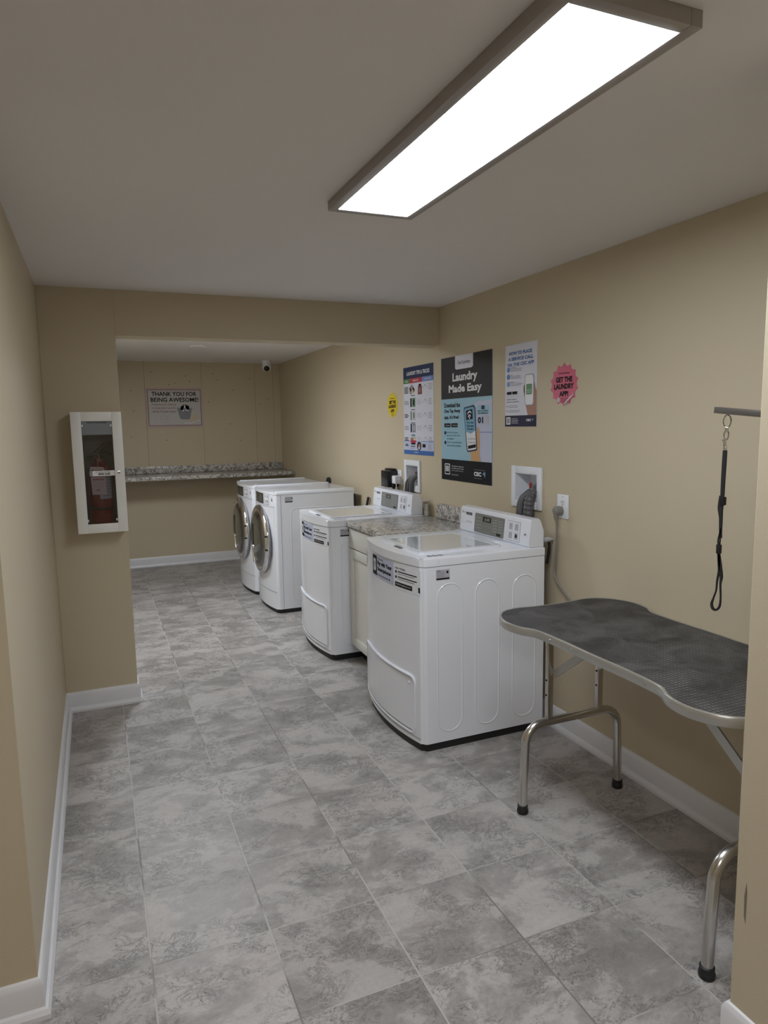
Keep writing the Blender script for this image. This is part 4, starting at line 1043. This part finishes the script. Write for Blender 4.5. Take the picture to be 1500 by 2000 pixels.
# grooming arm clamped at the near end, leash hanging from it
tb = t
t = MB().box((-.008, -.008, -.05), (.008, .008, .752), 'barmetal', .002).build('grooming_arm', tb); t.location = (-.014, -.588, TZ+.002)
MB().box((-.010, -.376, -.009), (.010, .002, .009), 'barmetal', .001, T=Matrix.Translation((0, .366, .7765)) @ Matrix.Rotation(.095, 4, 'X')).build('arm_bar', t)
MB().box((-.02, -.006, -.055), (.02, .044, -.033), 'blackgloss', .002).build('clamp', t)
t = thing('grooming_leash', 'black nylon grooming leash loop hanging from the metal arm', 'leash', (1.70, 1.470, 1.521))
cl = MB()
ring = [(0, -.000+.013*math.sin(a), -.016+.018*math.cos(a)) for a in [2*PI*k/20 for k in range(20)]]
cl.tube(ring, .0022, 'chrome', 8, closed=True)
cl.tube([(0, 0, -.034), (0, .001, -.046)], .0055, 'chrome', 10)
ring = [(0, .001+.008*math.sin(a), -.056+.013*math.cos(a)) for a in [2*PI*k/16 for k in range(16)]]
cl.tube(ring, .0022, 'chrome', 8, closed=True)
cl.tube([(0, .004, -.064), (0, .005, -.082), (0, .003, -.092)], [.004, .0052, .0045], 'chrome', 10); cl.tube([(0, .006, -.066), (0, .014, -.071)], .0025, 'chrome', 8)
cl.lathe([(.004, 0), (.006, .006), (.0045, .012)], 'chrome', o=(0, .003, -.100), seg=12)
cl.build('clip', t)
def strapmesh(pts, w, th=.0018):
    P = smooth_path([(0, a, b_) for a, b_ in pts], 6); n = len(P); vs = []
    ws_ = []
    for i in range(n):
        f_ = i/(n-1)*(len(pts)-1); k = min(int(f_), len(pts)-2); ws_.append(w[k]+(w[k+1]-w[k])*(f_-k))
    for i in range(n):
        tg_ = (P[min(i+1, n-1)]-P[max(i-1, 0)]).normalized(); sd = Vector((1, 0, 0)).cross(tg_)
        for sx, su in ((-th, -1), (-th, 1), (th, 1), (th, -1)): vs.append(P[i]+Vector((sx, 0, 0))+sd*(ws_[i]/2*su))
    fs = [[i*4+k, i*4+(k+1) % 4, (i+1)*4+(k+1) % 4, (i+1)*4+k] for i in range(n-1) for k in range(4)]+[[0, 1, 2, 3], [(n-1)*4+k for k in (3, 2, 1, 0)]]
    return vs, fs
st = MB()
st.add(*strapmesh([(.003, -.100), (.004, -.14), (.005, -.20), (.005, -.235)], [.013, .014, .013, .012]), 'nylon')
st.add(*strapmesh([(.006, -.235), (.010, -.27), (.007, -.30), (.006, -.335), (.004, -.36)], [.018, .018, .011, .009, .007]), 'nylon')
st.add(*strapmesh([(.004, -.335), (.013, -.365), (.011, -.385)], [.004, .003, .003]), 'nylon')
st.add(*strapmesh([(.004, -.33), (.006, -.36), (.007, -.385)], [.004, .003, .003]), 'nylon')
st.add(*strapmesh([(.009, -.405), (.006, -.43), (.005, -.46), (.010, -.49), (.012, -.52), (.020, -.545), (.026, -.565), (.022, -.578), (.010, -.581), (-.002, -.568), (-.005, -.54), (-.002, -.50), (-.004, -.475), (.002, -.44), (.008, -.410)],
                  [.008, .010, .007, .005, .004, .004, .008, .009, .006, .006, .004, .005, .010, .010, .008]), 'nylon')
st.build('strap', t)
MB().box((-.006, -.006, -.262), (.006, .012, -.236), 'blackgloss', .003).build('slider', t)
MB().box((-.005, .002, -.408), (.005, .016, -.380), 'blackgloss', .002).build('stopper', t)
